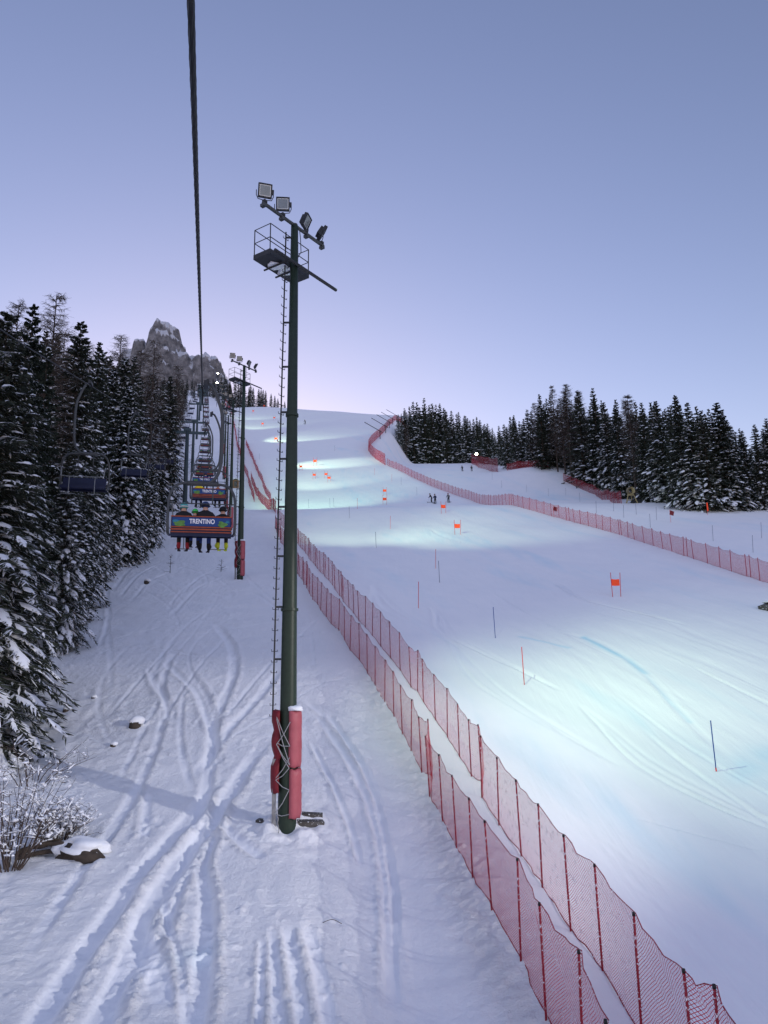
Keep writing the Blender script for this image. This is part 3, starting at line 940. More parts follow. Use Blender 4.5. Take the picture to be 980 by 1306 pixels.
# middle stand above the side slope
mid_front = [(508, 528), (516, 520), (527, 512), (541, 507), (551, 514), (561, 514), (568, 522), (585, 525), (594, 530), (608, 531), (618, 540), (628, 545), (638, 552)]
for i, (px, tip) in enumerate(mid_front):
    y = 300 - 3.0 * abs(i - 5) * (1 if i < 5 else 0.9) + rng.uniform(0, 5)
    x, h = top_height(px, tip, y)
    tree('far', x, y, h, "dark spruce, %s from the left along the front of the middle stand" % nth(i + 1), "front row of the middle stand", None, rng.uniform(1.1, 1.3), i)
x, h = top_height(518, 540, 288)
tree('larch_far', x, 288, h, "brownish bare larch at the left front of the middle stand", "front row of the middle stand", None, 1.5, 0)
for i in range(46):
    px = 512 + 132 * (i + rng.random()) / 46
    y = 306 + rng.uniform(0, 34)
    tip = np.interp(px, [505, 520, 540, 560, 585, 610, 640, 650], [532, 516, 510, 516, 526, 534, 552, 552]) + rng.uniform(0, 16)
    x, h = top_height(px, tip, y)
    tree('far', x, y, min(h, 42), "one of the dark spruces packed inside the middle stand", "dark spruces inside the middle stand", None, rng.uniform(1.0, 1.25))

# trees along the skyline behind the piste crest
for i in range(34):
    px = 222 + 142 * (i + rng.random()) / 34
    y = rng.uniform(500, 560) if px > 292 else rng.uniform(560, 680)
    tip = np.interp(px, [222, 262, 285, 300, 320, 345, 362], [482, 486, 478, 485, 491, 500, 513]) + rng.uniform(-3, 5)
    x, h = top_height(px, tip, y)
    tree('far', x, y, max(6, h), "small dark spruce on the skyline behind the top of the piste", "skyline spruces behind the piste top", None, 1.3)


# ------------------------------------------------------------------ floodlight masts
ARM = Vector((0.56, 0.83, 0)).normalized()       # direction of the lamp bar
NRM = Vector((-ARM.y, ARM.x, 0))
ROTA = Matrix.Rotation(math.atan2(ARM.y, ARM.x), 3, 'Z')


def floodlight(parent, pos, face, tilt):
    """one floodlight: housing with lens, hood and bracket"""
    f = Vector((face[0], face[1], 0)).normalized()
    yaw = math.atan2(f.y, f.x)
    rot = Matrix.Rotation(yaw, 3, 'Z') @ Matrix.Rotation(tilt, 3, 'Y')
    c = Vector(pos)
    w, hh, dp = 0.43, 0.43, 0.17
    b = MB()
    b.box(c, (dp * 0.5, w, hh), rot)
    b.box(c + rot @ Vector((-dp * 0.5, 0, 0)), (dp * 0.55, w * 0.72, hh * 0.72), rot)
    for s in (-1, 1):
        b.box(c + rot @ Vector((dp * .30, s * (w / 2 - 0.012), 0)), (0.05, 0.03, hh), rot)
        b.box(c + rot @ Vector((dp * .30, 0, s * (hh / 2 - 0.012))), (0.05, w - 0.06, 0.03), rot)
    b.box(c + rot @ Vector((-0.02, w * 0.58, 0.0)), (0.13, 0.06, 0.13), rot)
    body = b.build("floodlight", M['dark_steel'], parent)
    MB().box(c + rot @ Vector((dp * .27, 0, 0)), (0.012, w - 0.07, hh - 0.07), rot).build("lens", M['glass'], body)
    fr = MB()
    for s in (-1, 1):
        fr.box(c + rot @ Vector((dp * .285, s * (w / 2 - 0.05), 0)), (0.014, 0.02, hh - 0.08), rot)
        fr.box(c + rot @ Vector((dp * .285, 0, s * (hh / 2 - 0.05))), (0.014, w - 0.12, 0.02), rot)
    fr.build("reflector_rim", M['alu'], body)
    br = MB()
    yaw_r = Matrix.Rotation(yaw, 3, 'Z')
    pts = [c + yaw_r @ Vector((0, s, z)) for s, z in ((-w * .62, 0), (-w * .62, -0.17), (-w * .5, -0.30), (0, -0.33), (w * .5, -0.30), (w * .62, -0.17), (w * .62, 0))]
    br.tube(pts, 0.014, 6)
    br.box(c + Vector((0, 0, -0.37)), (0.12, 0.12, 0.09), ROTA)
    br.build("bracket", M['dark_steel'], body)
    return body


def make_mast(loc, label):
    Hm = 18.55
    t = thing('floodlight_mast', label, 'floodlight mast', loc, 0, "floodlight masts lining the left side of the piste")
    MB().tube([(0, 0, -0.6), (0, 0, 0.0), (0, 0, 6), (0, 0, 12), (0, 0, Hm)], [0.27, 0.262, 0.215, 0.165, 0.118], 20).build("mast", M['green_steel'], t, True)
    fl = MB()
    for zf_, r_ in ((6.0, 0.255), (12.0, 0.20)):
        fl.tube([(0, 0, zf_ - 0.04), (0, 0, zf_ + 0.04)], r_, 20)
    fl.tube([(0.17, 0.12, 0.3), (0.15, 0.10, 9), (0.10, 0.07, Hm - 0.6)], 0.022, 6)
    fl.build("flange_and_conduit", M['green_steel'], t, False)
    # ladder: one rail, pegs both sides
    base = NRM * 0.0 + Vector((-0.46, -0.10, 0))
    ld = MB()
    def lx(z): return Vector((-0.20 - 0.20 * (1 - z / Hm) - 0.06, -0.12, z))
    ld.tube([lx(2.9), lx(9), lx(Hm - 0.3)], 0.026, 6)
    z = 3.0
    k = 0
    while z < Hm - 0.4:
        p = lx(z)
        ld.tube([p - ARM * 0.12 + Vector((0, 0, 0.06)), p - ARM * 0.12, p + ARM * 0.12, p + ARM * 0.12 + Vector((0, 0, 0.05))], 0.011, 4)
        if k % 5 == 0:
            ld.box((p.x + 0.09, p.y + 0.04, z + 0.08), (0.20, 0.03, 0.06))
        z += 0.30; k += 1
    ld.build("ladder", M['dark_steel'], t)
    # working platform
    zf = 17.1
    pc = NRM * 0.42 - ARM * 0.12
    lenp, widp = 1.9, 0.72
    pl = MB()
    pl.box(pc + Vector((0, 0, zf)), (lenp, widp, 0.05), ROTA)
    for s in (-1, 1):
        pl.box(pc + NRM * s * (widp / 2 - .02) + Vector((0, 0, zf + 0.06)), (lenp + 0.006, 0.03, 0.16), ROTA)
        pl.box(pc + ARM * s * (lenp / 2 - .02) + Vector((0, 0, zf + 0.06)), (0.03, widp - 0.07, 0.16), ROTA)
    for s in (-0.35, 0.2):
        pl.tube([pc + ARM * s - NRM * 0.5 + Vector((0, 0, zf - 0.08)), pc + ARM * s + NRM * 0.45 + Vector((0, 0, zf - 0.08))], 0.035, 6)
    plat = pl.build("platform", M['dark_steel'], t)
    rl = MB()
    cs = [pc + ARM * (sx * (lenp / 2 - .02)) + NRM * (sy * (widp / 2 - .02)) for sx, sy in ((-1, -1), (-1, 1), (1, 1), (1, -1))]
    for c in cs:
        rl.tube([c + Vector((0, 0, zf)), c + Vector((0, 0, zf + 1.02))], 0.019, 6)
    for hz in (0.55, 1.02):
        for a in range(4):
            if a == 3 and hz < 2:
                rl.tube([cs[3] + Vector((0, 0, zf + hz)), cs[0] + Vector((0, 0, zf + hz))], 0.015, 6)
            else:
                rl.tube([cs[a] + Vector((0, 0, zf + hz)), cs[(a + 1) % 4] + Vector((0, 0, zf + hz))], 0.015, 6)
    rl.build("railing", M['dark_steel'], plat)
    sn = MB()
    sn.blob(pc - ARM * 0.25 + Vector((0, 0, zf - 0.035)), (0.36, 0.25, 0.02), 3, 10, 6, 0.25)
    sn.blob(pc + ARM * 0.2 - NRM * .03 + Vector((0, 0, zf - 0.035)), (0.33, 0.25, 0.02), 4, 10, 6, 0.25)
    sn.build("snow_patch", M['snow_cap'], plat, True)
    MB().tube([-ARM * 1.1 - NRM * 0.17 + Vector((0, 0, zf - 0.02)), ARM * 2.0 - NRM * 0.17 + Vector((0, 0, zf - 0.02))], 0.055, 8).build("outrigger_bar", M['dark_steel'], t)
    # lamp bar
    lb = MB()
    lb.tube([-ARM * 1.5 + Vector((0, 0, Hm + 0.02)), ARM * 1.5 + Vector((0, 0, Hm + 0.02))], 0.058, 10)
    lb.tube([Vector((0, 0, Hm - 0.25)), Vector((0, 0, Hm + 0.06))], 0.10, 10)
    lb.tube([-ARM * 1.2 + Vector((0, 0, Hm + 0.05)), -ARM * .8 + Vector((0, 0, Hm + 0.03)), -ARM * .3 + Vector((0, 0, Hm - 0.0))], 0.022, 5)
    for s in (-1.48, -0.62, 0.6, 1.42):
        lb.box(ARM * s + Vector((0, 0, Hm - 0.07)), (0.12, 0.16, 0.09), ROTA)
    lb.build("lamp_bar", M['grey_steel'], t)
    MB().tube([ARM * 0.1 + Vector((0.1, 0, Hm - 0.1)), Vector((0.2, 0.0, Hm - 0.5)), Vector((0.22, 0, Hm - 0.95)), Vector((0.12, 0, Hm - 1.15))], 0.014, 5).build("power_cable", M['black'], t)
    for s, face, tl in ((-1.42, (0.32, -1), R(14)), (-0.58, (0.10, -1), R(10)), (0.56, (1, -0.22), R(24)), (1.4, (1, 0.35), R(30))):
        floodlight(t, ARM * s + Vector((0, 0, Hm + 0.47)), face, tl)
    # crash pads
    def pad(a0, a1, r0, r1, z0, z1, seed, n=12, m=16, pinch=0.0):
        b = MB(); rr = random.Random(seed)
        rows = []
        for i in range(m + 1):
            z = z0 + (z1 - z0) * i / m
            row = []
            for j in range(n + 1):
                a = a0 + (a1 - a0) * j / n
                e = math.sin(math.pi * j / n) ** 0.4
                ends = min(1, min(i, m - i) / 1.2)
                k = r0 + (r1 - r0) * (0.25 + 0.75 * e) * (0.8 + 0.2 * ends) + rr.uniform(-0.008, 0.008)
                k -= pinch * (math.exp(-((i / m - 0.43) * 14) ** 2) + 0.7 * math.exp(-((i / m - 0.76) * 14) ** 2))
                row.append(len(b.v)); b.v.append(Vector((math.cos(a) * k, math.sin(a) * k, z + 0.03 * math.sin(j * 1.7))))
            rows.append(row)
        inner = []
        for i in range(m + 1):
            z = z0 + (z1 - z0) * i / m
            row = []
            for j in range(n + 1):
                a = a0 + (a1 - a0) * j / n
                row.append(len(b.v)); b.v.append(Vector((math.cos(a) * r0, math.sin(a) * r0, z)))
            inner.append(row)
        for i in range(m):
            for j in range(n):
                b.f.append((rows[i][j], rows[i][j + 1], rows[i + 1][j + 1], rows[i + 1][j]))
                b.f.append((inner[i][j + 1], inner[i][j], inner[i + 1][j], inner[i + 1][j + 1]))
            b.f.append((inner[i][0], rows[i][0], rows[i + 1][0], inner[i + 1][0]))
            b.f.append((rows[i][n], inner[i][n], inner[i + 1][n], rows[i + 1][n]))
        for j in range(n):
            b.f.append((rows[0][j + 1], rows[0][j], inner[0][j], inner[0][j + 1]))
            b.f.append((rows[m][j], rows[m][j + 1], inner[m][j + 1], inner[m][j]))
        return b
    p1 = pad(R(-78), R(40), 0.265, 0.40, 1.62, 3.15, 1).build("crash_pad", M['pad_red'], t, True)
    p1['label'] = "upper red cushion with snow on its top"
    MB().blob((0.23, -0.16, 3.19), (0.20, 0.24, 0.11), 5, 12, 8, 0.18, -0.4).build("snow_cap", M['snow_cap'], p1, True)
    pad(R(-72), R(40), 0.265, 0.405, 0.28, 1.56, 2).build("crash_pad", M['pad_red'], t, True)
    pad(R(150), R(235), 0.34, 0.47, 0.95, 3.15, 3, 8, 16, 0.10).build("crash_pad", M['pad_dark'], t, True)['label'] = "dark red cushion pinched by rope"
    MB().box((-0.34, -0.20, 0.85), (0.11, 0.035, 2.0)).build("upright_plank", M['grey_plank'], t)
    rp = MB()
    A = lambda ang, z, r=0.415: Vector((math.cos(R(ang)) * r, math.sin(R(ang)) * r, z))
    zz = [(225, 3.0), (285, 2.2), (222, 2.3), (285, 1.7), (225, 2.95)], [(285, 2.85), (228, 2.25), (283, 1.62), (226, 1.30), (284, 1.05), (228, 0.45)], [(226, 1.35), (284, 1.9)], [(222, 0.42), (285, 0.42)], [(232, .5), (240, 0.2), (243, -.1)]
    for seq in zz:
        for a, b2 in zip(seq[:-1], seq[1:]):
            mida = (a[0] + b2[0]) / 2
            rp.tube([A(*a), A(mida, (a[1] + b2[1]) / 2 - 0.05, 0.36), A(*b2)], 0.012, 5)
    rp.build("lashing_rope", M['rope'], t)
    return t


mast_pos = []
P1 = at(366, 1056)
mast_x = [P1.x] ; mast_y = [P1.y]
P2 = at(306, 739)
dirm = Vector((P2.x - P1.x, P2.y - P1.y))
for k in range(9):
    x, y = P1.x + dirm.x * k, P1.y + dirm.y * k
    mast_pos.append((x, y, gz(x, y)))
mast_labels = ["tall green floodlight mast nearest the camera, red pads laced round its foot"] + \
    ["green floodlight mast, %s up the line from the padded nearest one" % nth(k) for k in range(1, 9)]
mast0 = make_mast(mast_pos[0], mast_labels[0]); mast0.rotation_euler = (0, 0.006, 0)
masts = [mast0]
for k in range(1, 9):
    c = copy_tree(mast0); c.location = mast_pos[k]; c['label'] = mast_labels[k]
    c.rotation_euler = (0, 0, 0)
    masts.append(c)

# boards in the snow at the foot of the first mast
for (dx, dy, rz, s, lab) in ((0.62, 0.30, 0.35, (0.75, 0.25, 0.14), "dark weathered board half buried right of the padded mast foot"),
                             (0.62, 0.80, 0.10, (0.6, 0.2, 0.14), "shorter dark board lying behind the padded mast foot"),
                             (-0.66, 0.22, -0.35, (0.45, 0.2, 0.12), "dark board end poking out left of the padded mast foot")):
    x, y = mast_pos[0][0] + dx, mast_pos[0][1] + dy
    o = MB().box((0, 0, 0), s).box((s[0] * .1, s[1] * .5, -0.06), (s[0] * .8, 0.08, .12)).build("board", M['plank'])
    o.location = (x, y, gz(x, y) + 0.05); o.rotation_euler = (0.12, 0.09, rz)
    tag(o, lab, "board", "boards round the mast foot")


# ------------------------------------------------------------------ chairlift
GA = ray(262, 557)                      # direction of the haul rope
GA2 = Vector((GA[0], GA[1])).normalized()
HEAD = math.atan2(-GA2.x, GA2.y)        # heading, counter-clockwise from +Y
sX, sY = GA[0] / GA[1], 1.0
ROPE_Y = [-20, 0, 24, 60, 95, 122, 185, 255, 330, 420, 520, 640]
rope_z = lambda y: float(np.interp(y, ROPE_Y, [-3.4, 3.0, 9.85, 20.75, 31.8, 40.8, gz(sX * 185, 185) + 13.5, gz(sX * 255, 255) + 13.5, gz(sX * 330, 330) + 13, gz(sX * 420, 420) + 12.5, gz(sX * 520, 520) + 12, gz(sX * 640, 640) + 9]))
GAUGE = 5.7


def rope_pt(y, side=0):
    x = -0.17 + sX * y
    p = Vector((x, y, rope_z(y)))
    if side:
        p += Vector((-GA2.y, GA2.x, 0)) * GAUGE + Vector((0, 0, 0.8 * float(np.clip((110 - y) / 60, 0, 1))))
    return p


def twisted_rope(b, p0, p1, r, lay, strands=6):
    n = int((p1 - p0).length / (lay / 14))
    t = (p1 - p0).normalized(); a = t.orthogonal().normalized(); c = t.cross(a)
    m = strands * 3
    base = len(b.v)
    for k in range(n + 1):
        p = p0 + (p1 - p0) * (k / n); tw = 6.283 * (k / 14.0)
        for j in range(m):
            an = 6.283 * j / m
            rr = r * (1 + 0.13 * math.cos(strands * an - tw * 1.0))
            b.v.append(p + (a * math.cos(an) + c * math.sin(an)) * rr)
    for k in range(n):
        for j in range(m):
            i0 = base + k * m + j; i1 = base + k * m + (j + 1) % m
            b.f.append((i0, i1, i1 + m, i0 + m))


rb = MB()
twisted_rope(rb, rope_pt(-6), rope_pt(26), 0.022, 0.30)
rb.tube([rope_pt(26)] + [rope_pt(y) for y in ROPE_Y[3:]], 0.03, 8)
tag(rb.build("haul_rope", M['rope_steel'], None, True), "twisted black haul rope running overhead up the lift line", "cable", "haul ropes of the chairlift")
rb = MB()
rb.tube([rope_pt(y, 1) for y in [-10, 0] + ROPE_Y[2:]], 0.022, 8)
tag(rb.build("haul_rope", M['rope_steel'], None, True), "descending haul rope in front of the left wood carrying empty chairs", "cable", "haul ropes of the chairlift")


def text_mesh(s, size, depth=0.006):
    cu = bpy.data.curves.new("lettering", 'FONT'); cu.body = s; cu.size = size; cu.extrude = depth; cu.align_x = 'CENTER'; cu.align_y = 'CENTER'
    cu.offset = 0.006
    o = bpy.data.objects.new("lettering", cu); COL.objects.link(o)
    bpy.context.view_layer.update()
    dg = bpy.context.evaluated_depsgraph_get()
    me = bpy.data.meshes.new_from_object(o.evaluated_get(dg))
    bpy.data.objects.remove(o)
    me.materials.clear(); me.materials.append(M['sign_white'])
    return me


LETTERS = text_mesh("TRENTINO", 0.225)


def arc(pts, n=6):
    """smooth a polyline"""
    P = [Vector(p) for p in pts]; out = []
    for i in range(len(P) - 1):
        p0, p1, p2, p3 = P[max(i - 1, 0)], P[i], P[i + 1], P[min(i + 2, len(P) - 1)]
        for k in range(n):
            t = k / n
            out.append(0.5 * ((2 * p1) + (p2 - p0) * t + (2 * p0 - 5 * p1 + 4 * p2 - p3) * t * t + (3 * p1 - p0 - 3 * p2 + p3) * t ** 3))
    out.append(P[-1])
    return out


HANG = 5.5


def make_chair(label, group, sign=True):
    t = thing('lift_chair', label, 'chairlift chair', (0, 0, 0), HEAD, group)
    MB().tube(arc([(0, 0, 1.78), (0.28, 0, 1.84), (0.52, 0, 2.15), (0.62, 0, 2.65), (0.64, 0, 3.4), (0.62, 0, 4.3), (0.5, 0, 4.85), (0.22, 0, HANG), (0, 0, HANG + 0.05)]), 0.06, 8).build("hanger", M['grey_steel'], t, True)
    g = MB(); g.box((0, 0, HANG + 0.05), (0.16, 0.55, 0.14)); g.box((0.06, 0, HANG + .15), (0.1, 0.3, 0.12))
    g.build("rope_grip", M['dark_steel'], t)
    fr = MB()
    fr.tube(arc([(-1.12, 0.35, -0.02), (-1.14, -0.2, 0.02), (-1.15, -0.18, 0.7), (-1.1, -0.1, 1.35), (-0.86, 0, 1.72), (-0.4, 0, 1.80), (0, 0, 1.78), (0.4, 0, 1.78), (0.86, 0, 1.70), (1.1, -0.1, 1.35), (1.15, -0.18, 0.7), (1.14, -0.2, 0.02), (1.12, 0.35, -0.02)]), 0.05, 8)
    fr.box((0, 0, 1.78), (1.1, 0.09, 0.16))
    for s in (-.36, .36):
        fr.tube([(s, 0, 1.76), (s, -0.12, 1.0)], 0.025, 6)
    fr.tube([(-1.1, -0.1, 1.02), (1.1, -0.1, 1.02)], 0.02, 6)
    fr.build("bail_frame", M['grey_steel'], t, True)
    bb = MB(); bb.box((0, -0.16, 0.22), (2.06, 0.10, 0.62), Matrix.Rotation(R(6), 3, 'X'))
    back = bb.build("backrest", M['navy'], t)
    if sign:
        rot = Matrix.Rotation(R(6), 3, 'X')
        MB().box((0, -0.222, 0.34), (1.98, 0.02, 0.30), rot).build("sign_panel", M['sign_blue'], back)
        l = link("lettering", LETTERS, back, (0.02, -0.236, 0.35)); l.rotation_euler = (R(96), 0, 0); l.scale = (0.78, 1, 1)
        for nm, mt, cx, seeds, sx in (("map_motif", 'sign_green', -0.76, 3, 0.20), ("map_motif", 'sign_green', 0.72, 8, 0.15), ("sky_motif", 'sign_cyan', -0.88, 5, 0.09), ("sky_motif", 'sign_cyan', 0.88, 9, 0.08)):
            m_ = MB(); m_.blob((cx, -0.234, 0.27 if 'map' in nm else 0.40), (sx, 0.005, 0.085), seeds, 16, 10, 0.35); m_.build(nm, M[mt], back)
        tr = MB()
        for z, h in ((0.525, 0.035), (0.155, 0.035), (0.075, 0.05), (-0.02, 0.035)):
            tr.box((0, -0.205 + 0.1 * (0.22 - z) - 0.01, z), (2.08, 0.03, h), rot)
        tr.build("trim_slat", M['rust'], back)
    st = MB(); st.box((0, 0.15, -0.02), (2.1, 0.52, 0.11)); st.box((0, 0.43, -0.05), (2.1, 0.06, 0.13)); st.box((0, -0.16, -0.13), (2.2, 0.06, 0.07))
    st.build("seat", M['navy'], t)
    sb = MB()
    sb.tube(arc([(-1.0, -0.1, 1.0), (-1.02, 0.4, 0.95), (-1.0, 0.62, 0.55), (-0.9, 0.66, 0.42), (0, 0.68, 0.40), (0.9, 0.66, 0.42), (1.0, 0.62, 0.55), (1.02, 0.4, 0.95), (1.0, -0.1, 1.0)]), 0.022, 6)
    for s in (-0.6, 0.6):
        sb.tube([(s, 0.68, 0.4), (s, 0.72, -0.1), (s, 0.7, -0.48)], 0.018, 6)
        sb.tube([(s - 0.3, 0.7, -0.48), (s + 0.3, 0.7, -0.48)], 0.02, 6)
    sb.build("restraint_bar", M['pale_steel'], t)
    return t


def seat_at(o, y, side=0, flip=False, dx=0.0):
    p = rope_pt(y, side)
    o.location = p + Vector((GA2.y, -GA2.x, 0)) * dx - Vector((0, 0, HANG))
    o.rotation_euler = (0, 0, HEAD + (math.pi if flip else 0))


GU, GD = "chairs riding up the lift", "empty chairs riding down the lift"
chair0 = make_chair("chair with four riders and a blue sign back reading TRENTINO, nearest the camera", GU)
up_y = [25.6, 45.5, 64, 83.5, 103, 124, 146, 168, 190, 213, 236, 260, 285, 311, 338, 366, 396, 428]
chairs_up = [chair0]
seat_at(chair0, up_y[0], 0, False, 0.13)
for k, y in enumerate(up_y[1:]):
    c = copy_tree(chair0)
    c['label'] = ("second ascending chair, blue-backed, with a rider in yellow" if k == 0 else "ascending lift chair, %s in line above the nearest sign-backed chair" % nth(k + 1))
    seat_at(c, y, 0, False, 0.5 if k == 0 else 0.2)
    chairs_up.append(c)
dn_y = [37.5, 63, 90, 115, 140, 165, 190, 216, 243, 271, 300, 331, 363, 397]
for k, y in enumerate(dn_y):
    c = copy_tree(chair0)
    c['label'] = "empty descending chair with navy seat, %s from the camera" % nth(k + 1)
    c['group'] = GD
    seat_at(c, y, 1, True)

# towers
def make_tower(y, hh, label, src=None):
    p = rope_pt(y); q = rope_pt(y, 1)
    m = (p + q) / 2
    base = Vector((m.x, m.y, gz(m.x, m.y)))
    top = p.z - base.z
    t = thing('lift_tower', label, 'lift tower', base, HEAD, "steel towers of the chairlift")
    MB().tube([(0, 0, -1), (0, 0, top * .5), (0, 0, top + 0.1)], [0.42, 0.35, 0.30], 14).build("trunk", M['tower_steel'], t, True)
    c = MB(); c.box((0, 0, top - 0.35), (GAUGE + 0.9, 0.4, 0.42)); c.box((0, 0, top + 0.12), (1.3, 0.6, 0.5))
    c.build("crossarm", M['tower_steel'], t)
    for s in (-1, 1):
        w = MB()
        w.box((s * GAUGE / 2 + 0.12, 0, top - 0.22), (0.08, 3.4, 0.16))
        for j in range(6):
            w.tube([(s * GAUGE / 2 - 0.06, -1.5 + j * 0.6, top - 0.26), (s * GAUGE / 2 + 0.08, -1.5 + j * .6, top - 0.26)], 0.2, 10)
        w.build("sheave_train", M['dark_steel'], t)
        g = MB(); g.tube([(s * (GAUGE / 2 - .6), -.5, top - .1), (s * (GAUGE / 2 - .6), -.5, top + .75), (s * (GAUGE / 2 + .3), -.5, top + .75)], 0.025, 5)
        g.tube([(s * (GAUGE / 2 - .6), .5, top - .1), (s * (GAUGE / 2 - .6), .5, top + .75), (s * (GAUGE / 2 + .3), .5, top + .75)], 0.025, 5)
        g.build("catwalk_rail", M['dark_steel'], t)
    ld = MB()
    for s in (-.18, .18): ld.tube([(s, -0.5, 2), (s, -0.42, top)], 0.02, 5)
    z = 2.2
    while z < top: ld.tube([(-.18, -.49, z), (.18, -.49, z)], 0.014, 4); z += .35
    ld.build("ladder", M['dark_steel'], t)
    return t


for k, y in enumerate([122, 185, 255, 330, 420, 520]):
    make_tower(y, 14, "teal-grey lift tower with a crossarm, %s up the line" % nth(k + 1))

# lift top station
ys = 648
p = (rope_pt(640) + rope_pt(640, 1)) / 2
st = thing('lift_station', "small dark teal top station at the end of the lift line", 'lift station', (p.x, p.y, gz(p.x, p.y)), HEAD)
MB().box((0, 0, 4.5), (9, 7, 11)).build("wall", M['tower_steel'], st)
rf = MB(); rf.box((0, 0, 10.3), (10.5, 8.5, 0.5)); rf.box((0, 0, 10.85), (9.5, 7.5, .5), None, 0.7)
rf.build("roof", M['snow_cap'], st)
MB().box((0, -3.55, 5), (5.5, 0.1, 4)).build("opening", M['black'], st)


# ------------------------------------------------------------------ people
def skin_figure(name, joints, edges, mats, sub=1):
    """one continuous body grown from a joint skeleton; edges carry a material index"""
    names = list(joints)
    me = bpy.data.meshes.new(name)
    me.from_pydata([joints[n][0] for n in names], [(names.index(a), names.index(b)) for a, b, _ in edges], [])
    o = bpy.data.objects.new(name, me); COL.objects.link(o)
    sm = o.modifiers.new("s", 'SKIN'); sm.use_smooth_shade = True
    for i, n in enumerate(names):
        r = joints[n][1]
        me.skin_vertices[0].data[i].radius = r if isinstance(r, tuple) else (r, r)
        me.skin_vertices[0].data[i].use_root = (n == 'pelvis')
    ss = o.modifiers.new("u", 'SUBSURF'); ss.levels = sub; ss.render_levels = sub
    bpy.context.view_layer.update()
    dg = bpy.context.evaluated_depsgraph_get()
    res = bpy.data.meshes.new_from_object(o.evaluated_get(dg))
    bpy.data.objects.remove(o)
    res.materials.clear()
    for m in mats: res.materials.append(M[m])
    A = np.array([joints[a][0] for a, b, _ in edges]); Bb = np.array([joints[b][0] for a, b, _ in edges]); mi = [e[2] for e in edges]
    idx = []
    for p in res.polygons:
        c = np.array(p.center); d = Bb - A
        t = np.clip(((c - A) * d).sum(1) / ((d * d).sum(1) + 1e-9), 0, 1)
        idx.append(mi[int(np.argmin(np.linalg.norm(c - A - d * t[:, None], axis=1)))])
    res.polygons.foreach_set("material_index", idx)
    res.polygons.foreach_set("use_smooth", [True] * len(res.polygons))
    res.name = name
    return res


def helmet(parent, c, r, mat, band=None):
    b = MB(); b.blob(c, (r * .98, r * 1.16, r * 1.02), 1, 16, 12, 0.015, -0.45)
    h = b.build("helmet", M[mat], parent, True)
    g = MB()
    pts = [Vector(c) + Vector((math.cos(a) * r * 1.04, math.sin(a) * r * 1.22, -0.02)) for a in np.linspace(0, 6.283, 22)]
    g.tube(pts, 0.018, 6, False)
    g.build("goggle_strap", M[band or 'black'], h, True)
    lens = MB(); lens.blob(Vector(c) + Vector((0, r * 1.02, -0.035)), (r * .72, r * .25, r * .36), 2, 12, 8, 0.02)
    lens.build("goggles", M['black'], h, True)


def ski(parent, x, y, z, L=1.65, mat='black_cloth', rz=0.0, pitch=0.0):
    b = MB()
    n = 14; base = len(b.v)
    for i in range(n + 1):
        t = i / n
        yy = -L * .45 + L * t
        zz = 0.10 * max(0, (t - 0.88) / 0.12) ** 1.5 + 0.03 * max(0, (0.06 - t) / .06)
        w = 0.045 * (1 + 0.25 * math.cos(2 * math.pi * t)) * (1 if t < 0.93 else 1 - (t - 0.93) / 0.09)
        for sx, dz in ((-1, 0), (1, 0), (1, 0.018), (-1, 0.018)):
            b.v.append(Vector((sx * w, yy, zz + dz)))
    for i in range(n):
        for j in range(4):
            b.f.append((base + i * 4 + j, base + i * 4 + (j + 1) % 4, base + i * 4 + 4 + (j + 1) % 4, base + i * 4 + 4 + j))
    b.f.append((base, base + 3, base + 2, base + 1)); e = base + n * 4; b.f.append((e, e + 1, e + 2, e + 3))
    o = b.build("ski", M[mat], parent)
    o.location = (x, y, z); o.rotation_euler = (pitch, 0, rz)


